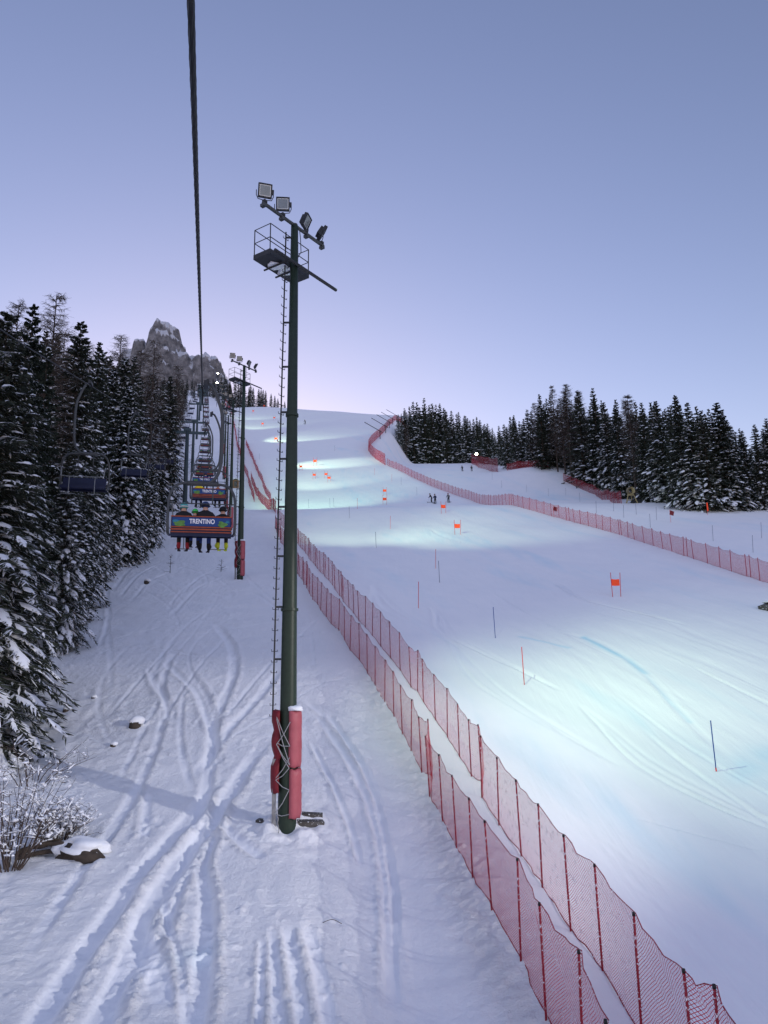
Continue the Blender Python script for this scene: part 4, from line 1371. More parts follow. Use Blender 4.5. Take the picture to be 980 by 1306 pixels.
def rider(label, chair, sx, jacket, trousers, boots, hel, band=None, k=1.0, lean=0.05, glove='black_cloth', skis=True, arm_out=False, group="riders on the lift", skimat='black_cloth', lr=0.0, head=True):
    sp = 0.11
    J = {'pelvis': ((0, 0, 0.14), (0.17, 0.13)), 'belly': ((0, 0.01, 0.34), (0.16, 0.12)), 'chest': ((0, lean, 0.56), (0.20, 0.135)), 'neck': ((0, lean + .03, 0.72), 0.065),
         'head0': ((0, lean + .05, 0.80), 0.085), 'head1': ((0, lean + .06, 0.92), 0.095), 'nose': ((0, lean + 0.165, 0.84), 0.022)}
    E = [('pelvis', 'belly', 0), ('belly', 'chest', 0), ('chest', 'neck', 0), ('neck', 'head0', 3), ('head0', 'head1', 3), ('head0', 'nose', 3)]
    for s, nm in ((-1, 'l'), (1, 'r')):
        out = arm_out and s == 1
        J[nm + 'sh'] = ((s * .20, lean, 0.60), 0.085)
        J[nm + 'el'] = ((s * (.36 if out else .28), lean + (-.02 if out else .10), 0.38), 0.068)
        J[nm + 'wr'] = ((s * (.50 if out else .20), lean + (0.0 if out else .34), 0.34 if not out else .26), 0.05)
        J[nm + 'ha'] = ((s * (.60 if out else .14), lean + (.03 if out else .44), 0.35 if not out else .24), 0.055)
        E += [('chest', nm + 'sh', 0), (nm + 'sh', nm + 'el', 0), (nm + 'el', nm + 'wr', 0), (nm + 'wr', nm + 'ha', 4)]
        J[nm + 'hip'] = ((s * sp, .06, 0.12), 0.11)
        J[nm + 'kn'] = ((s * (sp + .03), 0.50, 0.14), 0.082)
        J[nm + 'an'] = ((s * (sp + .03), 0.48, -0.28), 0.072)
        J[nm + 'he'] = ((s * (sp + .03), 0.46, -0.42), 0.072)
        J[nm + 'to'] = ((s * (sp + .04), 0.66, -0.45), 0.055)
        E += [('pelvis', nm + 'hip', 1), (nm + 'hip', nm + 'kn', 1), (nm + 'kn', nm + 'an', 1), (nm + 'an', nm + 'he', 2), (nm + 'he', nm + 'to', 2)]
    me = skin_figure("person", J, E, [jacket, trousers, boots, 'skin', glove], 2)
    o = link("person", me)
    tag(o, label, 'person', group)
    o.parent = None
    off = Matrix.Rotation(chair.rotation_euler.z, 3, 'Z') @ Vector((sx, 0.06, 0.02))
    o.location = chair.location + off
    o.rotation_euler = (0, 0, chair.rotation_euler.z + lr); o.scale = (k, k, k)
    helmet(o, (0, lean + .055, 0.90), 0.135, hel, band)
    if skis:
        for s in (-1, 1):
            ski(o, s * (sp + .035), 0.52, -0.50, 1.6, skimat, s * -0.06, 0.28)
    return o


rider("person in black with a teal and white helmet, leftmost on the sign chair", chair0, -0.62, 'black_cloth', 'black_cloth', 'red_cloth', 'teal', 'white_cloth', 1.05)
rider("small person with a bright green helmet between two bigger riders", chair0, -0.23, 'navy_cloth', 'blue_cloth', 'black_cloth', 'green_cloth', None, 0.84)
rider("person in black with a dark blue helmet and one arm in a yellow glove", chair0, 0.12, 'black_cloth', 'blue_cloth', 'black_cloth', 'navy_helmet', None, 1.1, 0.0, 'lime', True, True)
rider("hunched person in black with yellow boots at the sign chair's right end", chair0, 0.74, 'black_cloth', 'black_cloth', 'lime', 'black_cloth', None, 1.0, 0.24, 'black_cloth', True, False, "riders on the lift", 'lime')
rider("person in a yellow jacket on the second chair", chairs_up[1], -0.62, 'yellow_cloth', 'navy_cloth', 'black_cloth', 'navy_helmet', None, 1.05)
rider("person in a brown-orange jacket on the second chair", chairs_up[1], 0.55, 'brown_cloth', 'black_cloth', 'black_cloth', 'brown_cloth', None, 0.95, 0.2)
rider("person in blue on the third ascending chair", chairs_up[2], 0.1, 'blue_cloth', 'black_cloth', 'black_cloth', 'navy_helmet', None, 1.0)
rider("dark-clothed person at the left of the fourth ascending chair", chairs_up[3], -0.5, 'black_cloth', 'black_cloth', 'black_cloth', 'black_cloth', None, 1.0)
rider("dark-clothed person at the right of the fourth ascending chair", chairs_up[3], 0.55, 'navy_cloth', 'black_cloth', 'black_cloth', 'black_cloth', None, 1.0)


def skier(label, loc, rotz, jacket, trousers, hel, k=1.0, lean=0.1, skis=True, poles=True):
    J = {'pelvis': ((0, 0, 0.92), (0.16, 0.12)), 'belly': ((0, .02, 1.10), (0.155, 0.115)), 'chest': ((0, lean, 1.33), (0.20, 0.13)), 'neck': ((0, lean + .03, 1.50), 0.06),
         'head0': ((0, lean + .05, 1.58), 0.085), 'head1': ((0, lean + .06, 1.69), 0.09), 'nose': ((0, lean + .165, 1.62), 0.02)}
    E = [('pelvis', 'belly', 0), ('belly', 'chest', 0), ('chest', 'neck', 0), ('neck', 'head0', 3), ('head0', 'head1', 3), ('head0', 'nose', 3)]
    for s, nm in ((-1, 'l'), (1, 'r')):
        J[nm + 'sh'] = ((s * .21, lean, 1.38), 0.08); J[nm + 'el'] = ((s * .31, lean + .02, 1.13), 0.062)
        J[nm + 'wr'] = ((s * .30, lean + .22, 1.02), 0.046); J[nm + 'ha'] = ((s * .29, lean + .31, 1.02), 0.05)
        E += [('chest', nm + 'sh', 0), (nm + 'sh', nm + 'el', 0), (nm + 'el', nm + 'wr', 0), (nm + 'wr', nm + 'ha', 4)]
        J[nm + 'hip'] = ((s * .10, 0, 0.86), 0.11); J[nm + 'kn'] = ((s * .13, 0.10, 0.48), 0.08)
        J[nm + 'an'] = ((s * .13, 0.0, 0.16), 0.07); J[nm + 'he'] = ((s * .13, -.02, 0.07), 0.065); J[nm + 'to'] = ((s * .13, .17, 0.06), 0.05)
        E += [('pelvis', nm + 'hip', 1), (nm + 'hip', nm + 'kn', 1), (nm + 'kn', nm + 'an', 1), (nm + 'an', nm + 'he', 2), (nm + 'he', nm + 'to', 2)]
    o = link("person", skin_figure("person", J, E, [jacket, trousers, 'black_cloth', 'skin', 'black_cloth'], 2), None, loc, rotz, k)
    tag(o, label, 'person', "people standing on the snow")
    helmet(o, (0, lean + .055, 1.68), 0.13, hel)
    if skis:
        for s in (-1, 1): ski(o, s * .13, .06, 0.0, 1.7)
    if poles:
        for s in (-1, 1):
            MB().tube([(s * .29, lean + .33, 1.08), (s * .36, lean + .05, 0.0)], 0.009, 5).build("ski_pole", M['dark_steel'], o)
    return o


def on(px, py, dz=0.0):
    p = at(px, py); p.z += dz
    return p


skier("person in black bending forward, left one of the pair on the piste", on(551, 641), 1.9, 'black_cloth', 'black_cloth', 'black_cloth', 1.0, 0.3)
skier("person in black beside the bending one on the piste", on(555.5, 642.5), 2.6, 'navy_cloth', 'black_cloth', 'black_cloth', 1.05, 0.08)
skier("person in dark clothes with a reddish top standing alone near the right-hand fence", on(572.5, 641), 0.4, 'grey_cloth', 'black_cloth', 'red_cloth', 1.05, 0.06)
skier("dark figure, left of two standing on the side slope behind the fence", on(590, 601), 0.2, 'black_cloth', 'black_cloth', 'black_cloth', 1.0)
skier("dark figure, right of two standing on the side slope behind the fence", on(602, 601), 0.0, 'black_cloth', 'black_cloth', 'black_cloth', 1.0)
skier("tiny skier alone high on the upper piste", on(389.5, 541), 2.6, 'black_cloth', 'black_cloth', 'black_cloth', 1.15, 0.3)
skier("distant dark figure at the foot of the middle stand", on(562, 589), 1.5, 'black_cloth', 'black_cloth', 'black_cloth', 1.1)


# ------------------------------------------------------------------ fences
POST = MB().tube([(0, 0, -0.3), (0, 0, 1.80)], 0.021, 7).mesh("post", M['post_red'], True)
CAP = MB().tube([(0, 0, 1.78), (0, 0, 1.835)], [0.028, 0.022], 6).mesh("clip", M['black'], True)
POSTF = MB().tube([(0, 0, -0.3), (0, 0, 1.95)], 0.030, 6).mesh("post", M['post_red_far'], True)


def resample(pts, step, rng):
    out = [pts[0]]; acc = 0
    for a, b in zip(pts[:-1], pts[1:]):
        L = math.hypot(b.x - a.x, b.y - a.y)
        t = 0
        while acc + (L - t) >= step:
            t += step - acc; acc = 0
            out.append(a.lerp(b, t / L))
        acc += L - t
    return out


def net_fence(name, label, line, matn, step, height=1.82, post=POST, caps=True, group=None, doubles=(), seed=0, lean=0.03, ragged=0.0, maxposts=95, posts=True, base=0.04):
    rr = random.Random(seed)
    pts = resample(line, step, rr)
    o0 = pts[0].copy(); o0.z = gz(o0.x, o0.y)
    t = thing(name, label, 'safety fence', o0, 0, group)
    P = []
    for i, p in enumerate(pts):
        q = Vector((p.x + rr.uniform(-.06, .06), p.y + rr.uniform(-.25, .25) * step / 2, 0)); q.z = gz(q.x, q.y)
        P.append((q, rr.uniform(-lean, lean), rr.uniform(-lean, lean)))
        if i in doubles:
            q2 = q + Vector((rr.uniform(.12, .3), -0.35, 0)); q2.z = gz(q2.x, q2.y)
            P.append((q2, rr.uniform(-lean, lean), rr.uniform(-lean, lean)))
    P.sort(key=lambda e: e[0].y)
    if posts:
        extra = MB()
        for i, (q, lx, ly) in enumerate(P):
            if i < maxposts:
                o = link("post", post, t, q - o0); o.rotation_euler = (lx, ly, 0)
                if caps and q.y < 60:
                    link("clip", CAP, o)
            else:
                a = q - o0
                extra.tube([a + Vector((0, 0, -.3)), a + Vector((ly * 2, -lx * 2, 1.95))], 0.03, 5)
        if extra.v:
            e = extra.build("post", M['post_red_far'], t); e['kind'] = 'stuff'
    # net
    V = []; UV = []; Q = []
    rows = 6; seg = 5 if P[0][0].y < 70 else 2
    s = 0.0; cols = []
    for (q0, lx0, ly0), (q1, lx1, ly1) in zip(P[:-1], P[1:]):
        for k in range(seg):
            cols.append((q0, lx0, ly0, q1, lx1, ly1, k / seg))
    cols.append((P[-1][0], P[-1][1], P[-1][2], P[-1][0], P[-1][1], P[-1][2], 0.0))
    prev = None
    for q0, lx0, ly0, q1, lx1, ly1, k in cols:
        q = q0.lerp(q1, k); lx = lx0 + (lx1 - lx0) * k; ly = ly0 + (ly1 - ly0) * k
        gzz = gz(q.x, q.y)
        sag = math.sin(math.pi * k)
        if prev is not None: s += (q - prev).length
        prev = q
        for r in range(rows + 1):
            f = r / rows
            top = height - (0.06 + 0.10 * ((int(s * 7) * 37) % 10) / 10) * sag - (ragged * rr.random() if r == rows else 0)
            z = base + f * (top - base)
            bulge = 0.09 * sag * math.sin(math.pi * f) + 0.03 * rr.uniform(-1, 1)
            if r == 0: z -= 0.05 * rr.random()
            V.append((q.x + ly * z + bulge - o0.x + 0.022, q.y - lx * z - o0.y, gzz + z - o0.z)); UV.append((s, z))
    n = len(cols)
    for c in range(n - 1):
        for r in range(rows):
            i = c * (rows + 1) + r
            Q.append((i, i + rows + 1, i + rows + 2, i + 1))
    link("net", fast_mesh("net", np.array(V), np.array(Q), [M[matn]], smooth=True, uvs=np.array(UV)), t)
    # border ropes
    if P[0][0].y < 70:
        bt = MB()
        top = [Vector(V[c * (rows + 1) + rows]) for c in range(n)]; bot = [Vector(V[c * (rows + 1)]) for c in range(n)]
        bt.tube(top, 0.009, 4, False); bt.tube(bot, 0.012, 4, False)
        bt.build("border_rope", M['post_red'], t)
    return t


GF = "double row of red net fence between the lift corridor and the piste"
rowA = [(800, 1520), (772, 1440), (752, 1395), (712, 1316), (680, 1259), (645, 1194), (625, 1145), (593, 1095), (576, 1067), (557, 1034), (546, 1011), (526, 954), (506, 917), (494, 902), (472, 860), (447, 825), (423, 796), (399, 768), (384, 745), (370, 715), (358, 690), (350, 672)]
rowB = [(1000, 1590), (938, 1510), (893, 1437), (826, 1330), (790, 1274), (753, 1224), (723, 1174), (671, 1097), (648, 1067), (624, 1033), (596, 987), (583, 960), (570, 936), (552, 913), (540, 898), (526, 878), (515, 860), (501, 845), (482, 820), (460, 794), (436, 765), (414, 738), (396, 712), (380, 690), (364, 672), (352, 660)]
lineA = sorted([at(*p) for p in rowA], key=lambda v: v.y)
lineB = sorted([at(*p) for p in rowB], key=lambda v: v.y)


def smooth_line(L, n=2):
    for _ in range(n):
        L = [L[0]] + [(L[i - 1] + L[i] * 2 + L[i + 1]) / 4 for i in range(1, len(L) - 1)] + [L[-1]]
    return L


net_fence('net_fence', "front row of the red net fence, nearer the lift corridor, with snow-crusted mesh", smooth_line(lineA), 'net', 1.73, group=GF, doubles=(9, 27), seed=1, lean=0.045)
net_fence('net_fence', "back row of the red net fence, on the piste side of the double row", smooth_line(lineB), 'net', 1.79, group=GF, doubles=(1, 9, 14, 24), seed=2, lean=0.04)
# upper continuation
lineC = smooth_line([at(*p) for p in [(352, 655), (343, 645), (333, 645), (327, 630), (320, 610)]], 1)
lineC.sort(key=lambda v: v.y)
net_fence('net_fence', "dense red net gathering where the double fence bends up beside the second mast", lineC, 'net_dense', 2.2, 2.0, POSTF, False, GF, (), 3)
lineC = [at(*p) for p in [(325, 640), (317, 615), (309, 590), (303, 570), (300, 552), (298, 540), (296, 528), (292, 516), (286, 512)]]
lineC.sort(key=lambda v: v.y)
net_fence('net_fence', "narrow red net climbing beside the upper masts, left strand", lineC, 'net_dense', 3.5, 1.9, POSTF, False, GF, (), 4)
lineC = [at(*p) for p in [(345, 640), (334, 615), (323, 590), (313, 566)]]
lineC.sort(key=lambda v: v.y)
net_fence('net_fence', "narrow red net climbing beside the upper masts, right strand", lineC, 'net_dense', 3.0, 1.7, POSTF, False, GF, (), 5)
# right-hand fence
rowR = [(1012, 753), (980, 744), (940, 730), (905, 719), (870, 708), (845, 700), (820, 692), (795, 683), (770, 676), (745, 669), (720, 662), (695, 655), (670, 650), (645, 646), (620, 642), (600, 637), (580, 630), (560, 624), (540, 615), (520, 605), (505, 598), (490, 592)]
lineR = sorted([at(*p) for p in rowR], key=lambda v: v.y)
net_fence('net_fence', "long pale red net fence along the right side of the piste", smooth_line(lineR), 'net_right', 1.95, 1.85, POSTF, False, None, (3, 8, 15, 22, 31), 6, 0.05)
rowR2 = [(490, 592), (480, 586), (473, 580), (470, 574), (474, 566), (483, 558), (490, 551), (496, 542), (503, 533), (511, 528), (522, 526)]
lineR2 = [at(px, py) for px, py in [(492, 593), (485, 589), (480, 586), (473, 580), (470, 574), (474, 566), (483, 558), (490, 551)]]
for px, yv in ((496, 335), (503, 378), (512, 405), (524, 425)):
    d = ray(px, 535); x = d[0] / d[1] * yv
    lineR2.append(Vector((x, yv, gz(x, yv))))
lineR2.sort(key=lambda v: v.y)
net_fence('high_net', "tall dark red safety net curving up the bank to the piste crest", lineR2, 'net_dense', 5.0, 3.2, POSTF, False, None, (), 7, 0.02, posts=True, base=0.0)
# slanted booms holding the high net
for k, fpos in enumerate((0.28, 0.38, 0.52, 0.66, 0.80, 0.93)):
    pts = resample(lineR2, 2.0, rng)
    q = pts[min(len(pts) - 1, int(fpos * len(pts)))]
    b = MB()
    b.tube([(1.2, 0.6, -3), (1.2, 0.6, 3.4)], 0.13, 6); b.tube([(2.2, 0.8, 2.6), (-4.4, -0.8, 6.2)], 0.12, 6)
    o = b.build("net_boom", M['dark_steel']); o.location = (q.x, q.y, gz(q.x, q.y))
    tag(o, "slanted dark steel boom holding the tall red net, %s from its foot" % nth(k + 1), "boom", "booms of the tall red net")
# dark nets before the right wood
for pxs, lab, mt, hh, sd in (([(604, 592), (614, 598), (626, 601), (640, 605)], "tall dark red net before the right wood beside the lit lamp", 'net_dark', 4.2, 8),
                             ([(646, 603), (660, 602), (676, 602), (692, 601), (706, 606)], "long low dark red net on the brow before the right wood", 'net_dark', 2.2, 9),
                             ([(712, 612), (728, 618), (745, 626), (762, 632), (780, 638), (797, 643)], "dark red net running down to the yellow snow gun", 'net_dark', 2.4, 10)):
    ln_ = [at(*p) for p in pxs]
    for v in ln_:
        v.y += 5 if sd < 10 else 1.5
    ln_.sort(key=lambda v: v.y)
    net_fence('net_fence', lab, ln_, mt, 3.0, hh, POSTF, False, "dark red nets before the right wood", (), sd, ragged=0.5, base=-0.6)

# ------------------------------------------------------------------ gates and slalom poles
GP = MB().tube([(0, 0, -.2), (0, 0, 1.85)], 0.024, 6).mesh("gate_pole", M['pole_red'], True)


def panel_mesh():
    b = MB()
    nx, nz = 6, 3
    for k, dy in ((0, 0.0), (1, 0.014)):
        for j in range(nz + 1):
            for i in range(nx + 1):
                b.v.append(Vector((-0.33 + 0.66 * i / nx, dy + 0.03 * math.sin(math.pi * i / nx), 0.85 + 0.5 * j / nz - 0.02 * math.sin(math.pi * i / nx))))
    N = (nx + 1) * (nz + 1)
    for j in range(nz):
        for i in range(nx):
            a = j * (nx + 1) + i
            b.f.append((a, a + 1, a + nx + 2, a + nx + 1)); b.f.append((N + a, N + a + nx + 1, N + a + nx + 2, N + a + 1))
    return b.mesh("panel", M['orange'], True)


PANEL = panel_mesh()
gates = [(787, 761), (584, 682), (566, 655), (491, 643.5), (491, 632), (420, 615), (401, 611), (416, 610), (384, 600), (402, 594), (352, 564), (335, 544), (350, 536), (323, 527), (337, 520), (331, 515.5), (334, 515.5)]
glab = {0: "orange race gate with a single panel above the brightly lit snow", 1: "orange race gate on the pale brow, just below the people", 2: "orange race gate at the edge of the brow beside the people"}
for k, (px, py) in enumerate(gates):
    p = at(px, py)
    big = 1.0 if k < 9 else 1.25
    t = thing('race_gate', glab.get(k, "small orange race gate, %s up the piste from the camera" % nth(k + 1)), 'race gate', p, rng.uniform(-.25, .25) + 0.05, "orange race gates on the piste")
    t.scale = (big,) * 3
    for s in (-1, 1):
        o = link("gate_pole", GP, t, (s * 0.34, 0, 0)); o.rotation_euler = (0, s * 0.03 + 0.02, 0)
    link("panel", PANEL, t)
SP = {c: MB().tube([(0, 0, -.2), (0, 0, 1.8)], 0.020, 6).mesh("slalom_pole", M[c], True) for c in ('pole_red', 'pole_blue', 'pole_grey')}
sps = [(914, 984, 'pole_blue'), (669, 873, 'pole_red'), (632, 813, 'pole_blue'), (534, 776, 'pole_red'), (561, 743, 'pole_grey'), (556, 725, 'pole_red'), (480, 699, 'pole_grey'), (498, 675, 'pole_red'), (446, 661, 'pole_grey'),
       (456, 649, 'pole_red'), (394, 648, 'pole_grey'), (421, 647, 'pole_grey'), (426, 647, 'pole_grey'), (532, 632, 'pole_grey'), (512, 618, 'pole_grey'), (500, 614, 'pole_red'), (478, 606, 'pole_red'), (427, 575, 'pole_grey'), (331, 586, 'pole_grey')]
splab = {0: "blue slalom pole at the right on the lit piste, with a red foot", 1: "red slalom pole standing alone at the left of the lit snow", 2: "blue slalom pole just above the lone red one"}
for k, (px, py, c) in enumerate(sps):
    p = at(px, py)
    o = link("slalom_pole", SP[c], None, p); o.rotation_euler = (rng.uniform(-.03, .03), rng.uniform(-.04, .04), 0)
    tag(o, splab.get(k, "thin %s slalom pole, %s up the piste from the camera" % (c[5:], nth(k + 1))), "slalom pole", "slalom poles on the piste")
    if k == 0:
        MB().tube([(0, 0, 0), (0, 0, 0.13)], 0.024, 6).build("foot", M['pole_red'], o)
for k, (px, py) in enumerate([(961, 705), (910, 690), (972, 686), (830, 673), (796, 660), (761, 654), (812, 656), (838, 663), (783, 652), (740, 640), (722, 632), (700, 633), (672, 628), (640, 622), (628, 612)]):
    p = at(px, py)
    o = link("slalom_pole", SP['pole_grey'], None, p); o.rotation_euler = (rng.uniform(-.03, .03), rng.uniform(0, .08), 0)
    tag(o, "thin grey pole on the side slope, %s behind the right-hand fence from the right" % nth(k + 1), "marker pole", "marker poles on the side slope")
# little red flags
for px, py, lab in ((856, 666, "small dark red flag lying on the side slope before the wood"), (707, 660, "small dark red flag panel standing at the right-hand fence"), (903, 657, "narrow orange marker standing before the right wood")):
    p = at(px, py)
    t = thing('marker_flag', lab, 'flag', p, 0.2, None)
    MB().tube([(0, 0, -.1), (0, 0, 1.7)], 0.02, 5).build("stick", M['pole_red'], t)
    f = MB(); f.box((0.28, 0, 1.25), (0.6, 0.03, 0.6), Matrix.Rotation(0.3, 3, 'Y')) if px < 900 else f.box((0.1, 0, 1.2), (0.2, 0.05, 1.2)); f.build("flag", M['pad_dark' if px < 900 else 'orange'], t)


# ------------------------------------------------------------------ snow gun, hut, lamps, edge board
p = at(806, 642)
t = thing('snow_gun', "yellowish fan snow gun at the edge of the right wood", 'snow gun', p, 0.2)
b = MB()
n = 20
for (r, y0, y1) in ((0.62, -0.35, 0.35), (0.46, -0.33, 0.33)):
    i0 = len(b.v)
    for yv in (y0, y1):
        for j in range(n):
            a = 6.283 * j / n; b.v.append(Vector((math.cos(a) * r, yv, 2.1 + math.sin(a) * r)))
    for j in range(n):
        b.f.append((i0 + j, i0 + (j + 1) % n, i0 + n + (j + 1) % n, i0 + n + j))
i0 = len(b.v) - 4 * n
for e in (0, 1):
    for j in range(n):
        b.f.append((i0 + e * n + j, i0 + e * n + (j + 1) % n, i0 + 2 * n + e * n + (j + 1) % n, i0 + 2 * n + e * n + j))
b.build("barrel", M['gun_yellow'], t, True)
b = MB()
for s in (-1, 1):
    b.tube([(s * .45, 0, 1.6), (s * .95, -.2, 0)], 0.09, 6); b.tube([(s * .3, 0.2, 1.6), (s * .5, 0.9, 0)], 0.07, 6)
b.tube([(-.8, -.15, .5), (.8, -.15, .5)], .07, 6)
b.box((0, 0, 1.4), (0.9, 0.4, 0.25))
b.build("stand", M['gun_yellow'], t)
MB().box((1.1, 0.3, 0.35), (1.3, 0.7, 0.7)).box((0.2, -.1, 0.3), (.5, .4, .6)).build("pump_box", M['dark_steel'], t)

p = at(300, 622)
t = thing('wooden_hut', "small brown wooden hut with a snowy roof behind the second mast", 'hut', p, 0.2)
MB().box((0, 0, .75), (1.7, 1.3, 1.9)).build("wall", M['wood'], t)
rf = MB(); rf.box((-.5, 0, 1.85), (1.25, 1.7, 0.16), Matrix.Rotation(R(-22), 3, 'Y')); rf.box((.5, 0, 1.85), (1.25, 1.7, 0.16), Matrix.Rotation(R(22), 3, 'Y'))
rf.build("roof", M['snow_cap'], t)
MB().box((0.1, -.665, .75), (0.7, .03, 1.3)).build("door", M['plank'], t)


def lit_lamp(px, py, y, label, r, hh, strength=None):
    d = ray(px, py); x = d[0] / d[1] * y; z = d[2] / d[1] * y
    g = gz(x, y)
    t = thing('lit_floodlight', label, 'lamp', (x, y, g), 0, "floodlights switched on")
    MB().tube([(0, 0.3, -0.5), (0, 0.3, z - g)], 0.1, 8).build("pole", M['dark_steel'], t)
    MB().box((0, 0.14, z - g), (r * 2.2, 0.2, r * 2.0)).build("housing", M['dark_steel'], t)
    MB().blob((0, 0, z - g), (r, 0.08, r * .9), 1, 14, 10, 0).build("bulb", M['lamp'], t, True)


lit_lamp(608, 579, 246, "lit floodlight glowing before the trees at the middle of the slope", 0.42, 4)
lit_lamp(277, 488, 500, "lower lit lamp glowing at the top of the lift line", 0.55, 8)
lit_lamp(278, 476, 520, "upper lit lamp glowing at the top of the lift line", 0.5, 8)

p = at(984, 778)
t = thing('timber_ramp', "dark timber ramp edge at the right margin above the lit snow", 'ramp', p, 0.5)
MB().box((0.3, 0, .15), (1.6, 1.2, 0.7), Matrix.Rotation(R(-14), 3, 'Y')).build("frame", M['plank'], t)
MB().blob((0.35, 0, 0.55), (0.8, .65, .12), 3, 12, 8, .1, -.4).build("snow_cap", M['snow_cap'], t, True)


# ------------------------------------------------------------------ lower-left shrubs, log, rocks, stumps
def shrub(name, label, loc, seed, n, hmin, hmax, spread, snow_n, twr=0.012, side=1.0):
    rr = random.Random(seed)
    t = thing(name, label, 'shrub', loc)
    b = MB(); tips = []
    for i in range(n):
        a = rr.uniform(0, 6.28); h = rr.uniform(hmin, hmax); sp = rr.uniform(.2, 1) * spread
        p0 = Vector((math.cos(a) * .25 * spread * rr.random(), math.sin(a) * .25 * spread * rr.random(), -0.15))
        p3 = p0 + Vector((math.cos(a) * sp * side, math.sin(a) * sp, h))
        p1 = p0.lerp(p3, .35) + Vector((rr.uniform(-.1, .1), rr.uniform(-.1, .1), .12)); p2 = p0.lerp(p3, .7) + Vector((rr.uniform(-.12, .12), rr.uniform(-.12, .12), .08))
        pts = arc([p0, p1, p2, p3], 3)
        b.tube(pts, [twr * (1.6 - 1.3 * k / (len(pts) - 1)) for k in range(len(pts))], 4, False)
        for k in range(rr.randint(5, 9)):
            q = pts[rr.randrange(3, len(pts))]
            d = Vector((rr.uniform(-1, 1), rr.uniform(-1, 1), rr.uniform(0.0, .9))).normalized() * rr.uniform(.2, .5)
            e = q + d; m = q.lerp(e, .5) + Vector((0, 0, -.03))
            b.tube([q, m, e], [twr * .6, twr * .45, twr * .25], 3, False)
            tips.append((q, e))
            for _ in range(2):
                f = m.lerp(e, rr.random()); g2 = f + Vector((rr.uniform(-1, 1), rr.uniform(-1, 1), rr.uniform(-.2, .8))).normalized() * rr.uniform(.08, .22)
                b.tube([f, g2], [twr * .4, twr * .2], 3, False); tips.append((f, g2))
    b.build("stem", M['twig'], t)
    s = MB()
    for k in range(snow_n):
        q, e = rr.choice(tips)
        c = q.lerp(e, rr.uniform(.2, 1)); r = rr.uniform(.014, .042) * (1.6 if rr.random() < .1 else 1)
        if k % 4:
            a_ = q.lerp(e, rr.uniform(0, .3)); b_ = q.lerp(e, rr.uniform(.6, 1.0)); o_ = Vector((0, 0, r * .35))
            s.tube([a_ + o_ * .4, a_.lerp(b_, .35) + o_, a_.lerp(b_, .7) + o_, b_ + o_ * .3], [r * .25, r * .62, r * .5, r * .15], 5)
        else:
            s.blob(c + Vector((0, 0, r * .3)), (r * rr.uniform(1, 1.8), r * rr.uniform(1, 1.6), r * .7), k, 7, 5, .4)
    s.build("snow_load", M['tree_snow'], t, True)["kind"] = "stuff"
    return t


shrub('bare_shrub', "tall bare-twigged shrub with snow tufts at the lower left edge", at(12, 1110), 1, 30, 1.1, 2.6, 1.2, 620)
shrub('bare_shrub', "dense low shrub thick with snow beside the buried log", at(72, 1078), 2, 44, .4, 1.15, .95, 1100, .010)
shrub('bare_shrub', "long thin branches reaching right, above the snow-thick shrub", at(42, 1002), 3, 12, .5, 1.5, 1.9, 160, .011)

p = at(48, 1093)
b = MB()
b.tube(arc([(-.55, -.05, .05), (-.2, 0, .22), (.25, .05, .3), (.7, .12, .22)]), [.05 + .05 * math.sin(i * .5) ** 2 for i in range(19)], 8)
b.tube(arc([(-.45, -.15, .0), (0, -.08, .10), (.35, .0, .13), (.7, .1, .08)]), .06, 7)
b.tube(arc([(-.5, .12, .1), (0, .15, .33), (.5, .2, .36)]), .045, 7)
o = b.build("log", M['bark'], None, True); o.location = p
tag(o, "dark split log buried in snow between the lower-left shrubs", "log")
p = at(104, 1092)
t = thing('rock', "snow-capped dark rock right of the lower-left shrub", 'rock', p)
MB().blob((0, 0, .02), (.62, .5, .30), 4, 16, 10, .22).build("stone", M['bark'], t, True)
MB().blob((-.08, .12, .20), (.60, .48, .20), 9, 20, 12, .32, -.35).blob((.34, .12, .14), (.34, .36, .18), 12, 16, 10, .35, -.35).blob((-.5, .3, .1), (.4, .35, .2), 17, 16, 10, .35, -.35).build("snow_cap", M['snow_cap'], t, True)
for k, (px, py, r, lab) in enumerate(((172, 928, .30, "snow-capped stump, biggest of those on the left bank"), (84, 908, .17, "small snow-capped stump nearest the huge spruce"), (144, 953, .14, "small snow-capped stump above the lower shadow"),
                                      (119, 892, .13, "tiny stump farthest up the left bank"), (187, 744, .28, "dark stump alone on the upper corridor"))):
    p = at(px, py)
    t = thing('stump', lab, 'stump', p, 0, "stumps poking from the corridor snow")
    MB().tube([(0, 0, -.2), (0, 0, r * .7)], [r * .85, r * .7], 9).build("wood", M['bark'], t, True)
    MB().blob((r * .15, r * .3, r * .8), (r * 1.05, r * .95, r * .65), k, 14, 9, .12, -.5).build("snow_cap", M['snow_cap'], t, True)
for k, (px, py, h, lab) in enumerate(((217, 731, 1.7, "thin bare sapling alone below the sign chair"), (282, 729, 1.1, "tiny sapling beside the second mast's foot"))):
    p = at(px, py)
    t = thing('sapling', lab, 'sapling', p)
    b = MB(); b.tube([(0, 0, -.1), (.02, 0, h)], [.03, .01], 5)
    rr = random.Random(k)
    for i in range(22):
        z = rr.uniform(.1, h * .95); a = rr.uniform(0, 6.28); L = (.45 * (1 - z / h) + .12)
        b.tube([(0, 0, z), (math.cos(a) * L, math.sin(a) * L, z + .08)], [.014, .008], 3)
    b.build("stem", M['bark'], t)
p = at(424, 1180)
o = MB().tube(arc([(-.2, 0, .05), (0, 0.02, .10), (.2, -.03, .03)]), .007, 5).build("twig", M['bark']); o.location = p
tag(o, "small dark twig lying on the corridor snow", "twig")


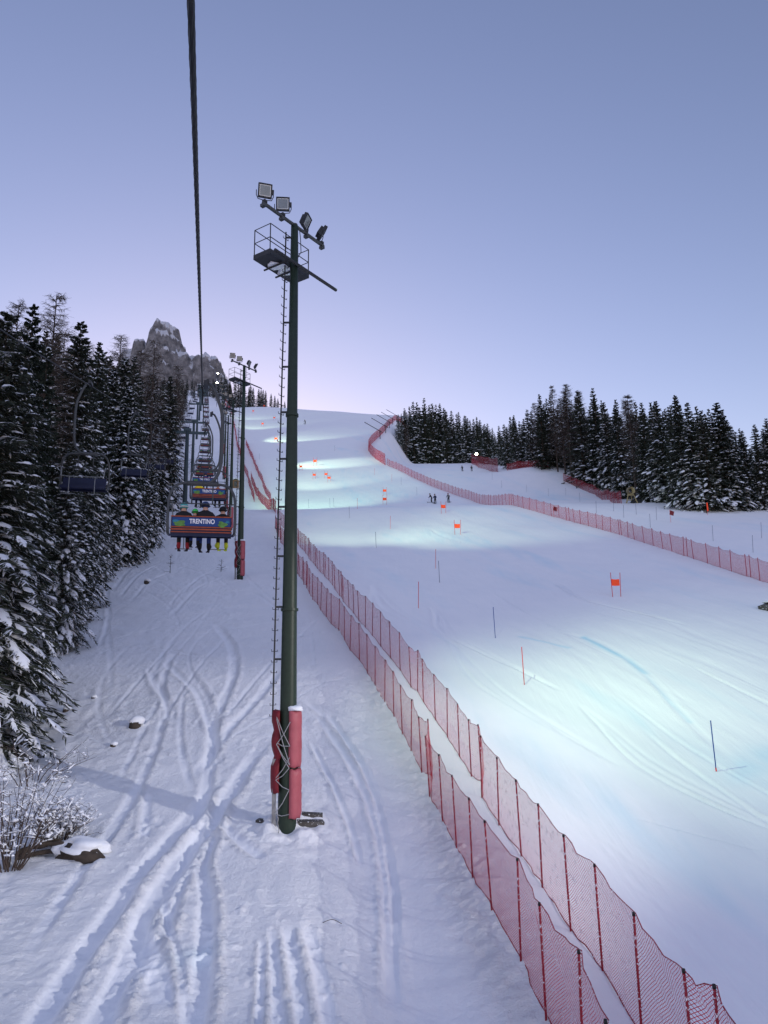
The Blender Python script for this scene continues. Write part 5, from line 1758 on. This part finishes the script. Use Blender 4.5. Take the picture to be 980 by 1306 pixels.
# ------------------------------------------------------------------ light
SUN_AZ, SUN_EL = R(-14), R(5)           # the sun stands low behind the hill ahead
sd = Vector((math.sin(SUN_AZ) * math.cos(SUN_EL), math.cos(SUN_AZ) * math.cos(SUN_EL), math.sin(SUN_EL)))
sl = bpy.data.lights.new("sun", 'SUN'); sl.energy = 2.0; sl.angle = R(0.5); sl.color = (1.0, 0.9, 0.8)
so = bpy.data.objects.new("sun", sl); COL.objects.link(so)
so.rotation_euler = sd.to_track_quat('Z', 'Y').to_euler()

world = bpy.data.worlds.new("World"); scene.world = world
world.use_nodes = True
wn, wl = world.node_tree.nodes, world.node_tree.links
bg = wn["Background"]
sky = wn.new("ShaderNodeTexSky"); sky.sky_type = 'NISHITA'; sky.sun_disc = False
sky.sun_elevation = SUN_EL; sky.sun_rotation = SUN_AZ
sky.air_density = 1.0; sky.dust_density = 0.3; sky.ozone_density = 1.0
tint = wn.new("ShaderNodeMix"); tint.data_type = 'RGBA'; tint.blend_type = 'MULTIPLY'; tint.inputs[0].default_value = 1.0
tint.inputs[7].default_value = (0.84, 0.732, 0.99, 1)
wl.new(sky.outputs[0], tint.inputs[6])
# extra sky glow added overhead and behind the camera to brighten the snow
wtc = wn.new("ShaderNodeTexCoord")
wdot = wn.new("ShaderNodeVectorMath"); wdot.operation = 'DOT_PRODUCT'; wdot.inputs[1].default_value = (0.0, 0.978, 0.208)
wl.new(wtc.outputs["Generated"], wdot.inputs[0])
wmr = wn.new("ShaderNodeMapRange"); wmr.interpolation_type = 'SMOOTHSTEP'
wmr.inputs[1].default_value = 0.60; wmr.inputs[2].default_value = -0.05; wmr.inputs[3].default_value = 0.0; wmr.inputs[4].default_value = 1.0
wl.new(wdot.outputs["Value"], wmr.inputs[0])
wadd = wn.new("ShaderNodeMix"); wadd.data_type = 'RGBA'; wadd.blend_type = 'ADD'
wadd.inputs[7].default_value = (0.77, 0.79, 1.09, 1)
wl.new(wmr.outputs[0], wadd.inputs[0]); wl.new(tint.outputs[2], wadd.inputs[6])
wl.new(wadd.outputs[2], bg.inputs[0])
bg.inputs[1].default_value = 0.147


def beam(k, target, size, power, blend=0.7, off=(0, 0), col=(0.80, 1.0, 0.90)):
    x, y, z = mast_pos[k]
    l = bpy.data.lights.new("floodlight_beam", 'SPOT'); l.energy = power; l.spot_size = R(size); l.spot_blend = blend; l.color = col; l.shadow_soft_size = 0.15
    o = bpy.data.objects.new("floodlight_beam", l); COL.objects.link(o)
    o.location = (x + ARM.x * 1.5 + 0.45 + off[0], y + ARM.y * 1.5 + off[1], z + 18.6)
    d = Vector(target) - o.location
    o.rotation_euler = d.to_track_quat('-Z', 'Y').to_euler()


WARM = (0.74, 1.0, 0.66)
beam(0, at(770, 850), 46, 1100, 0.8, col=WARM)
beam(0, at(880, 860), 64, 1500, 0.8, col=WARM)
beam(0, at(1000, 830), 54, 2300, 0.8, col=WARM)
beam(0, at(850, 935), 78, 2400, 0.8, col=WARM)
beam(0, at(1040, 900), 64, 3000, 0.8, col=WARM)
beam(0, at(930, 795), 32, 1000, 0.8, col=WARM)
beam(1, at(500, 668), 54, 9800, 0.9, col=WARM)
beam(1, at(660, 668), 48, 12500, 0.9, col=WARM)
beam(2, at(420, 627), 50, 42000, 0.9, col=(0.58, 1.0, 0.66))
beam(3, at(440, 606), 42, 14000, 0.8, col=WARM)
beam(4, at(420, 592), 34, 19000, 0.8, col=WARM)
beam(5, at(385, 558), 32, 40000, 0.6, col=WARM)
beam(6, at(350, 538), 32, 40000, 0.6, col=WARM)
beam(7, at(340, 525), 32, 40000, 0.6, col=WARM)

# a mast on the far side of the piste, just out of frame, lights the lift corridor
mx, my = 44.0, -5.0
c = copy_tree(mast0); c.location = (mx, my, gz(mx, my)); c.rotation_euler = (0, 0, R(150))
c['label'] = "green floodlight mast on the right side of the piste, outside the picture"; c['group'] = "floodlight masts lining the right side of the piste"
l = bpy.data.lights.new("floodlight_beam", 'SPOT'); l.energy = 29000; l.spot_size = R(15); l.spot_blend = 0.6; l.color = (1.0, 0.96, 0.94); l.shadow_soft_size = 0.3
o = bpy.data.objects.new("floodlight_beam", l); COL.objects.link(o)
o.location = (mx - 2.0, my + 1.0, gz(mx, my) + 18.6); o.scale = (2.3, 1, 1)      # wide, flat floodlight beam
o.rotation_euler = (Vector((-6, 25, gz(-6, 25))) - o.location).to_track_quat('-Z', 'Y').to_euler()

# ------------------------------------------------------------------ render settings
scene.render.engine = 'CYCLES'
scene.cycles.use_denoising = True
scene.cycles.max_bounces = 6
scene.cycles.diffuse_bounces = 3
scene.cycles.glossy_bounces = 2
scene.cycles.transparent_max_bounces = 24
scene.cycles.sample_clamp_indirect = 8
scene.view_settings.view_transform = 'Standard'
scene.view_settings.look = 'None'
scene.view_settings.exposure = 1.12
scene.view_settings.gamma = 1.0
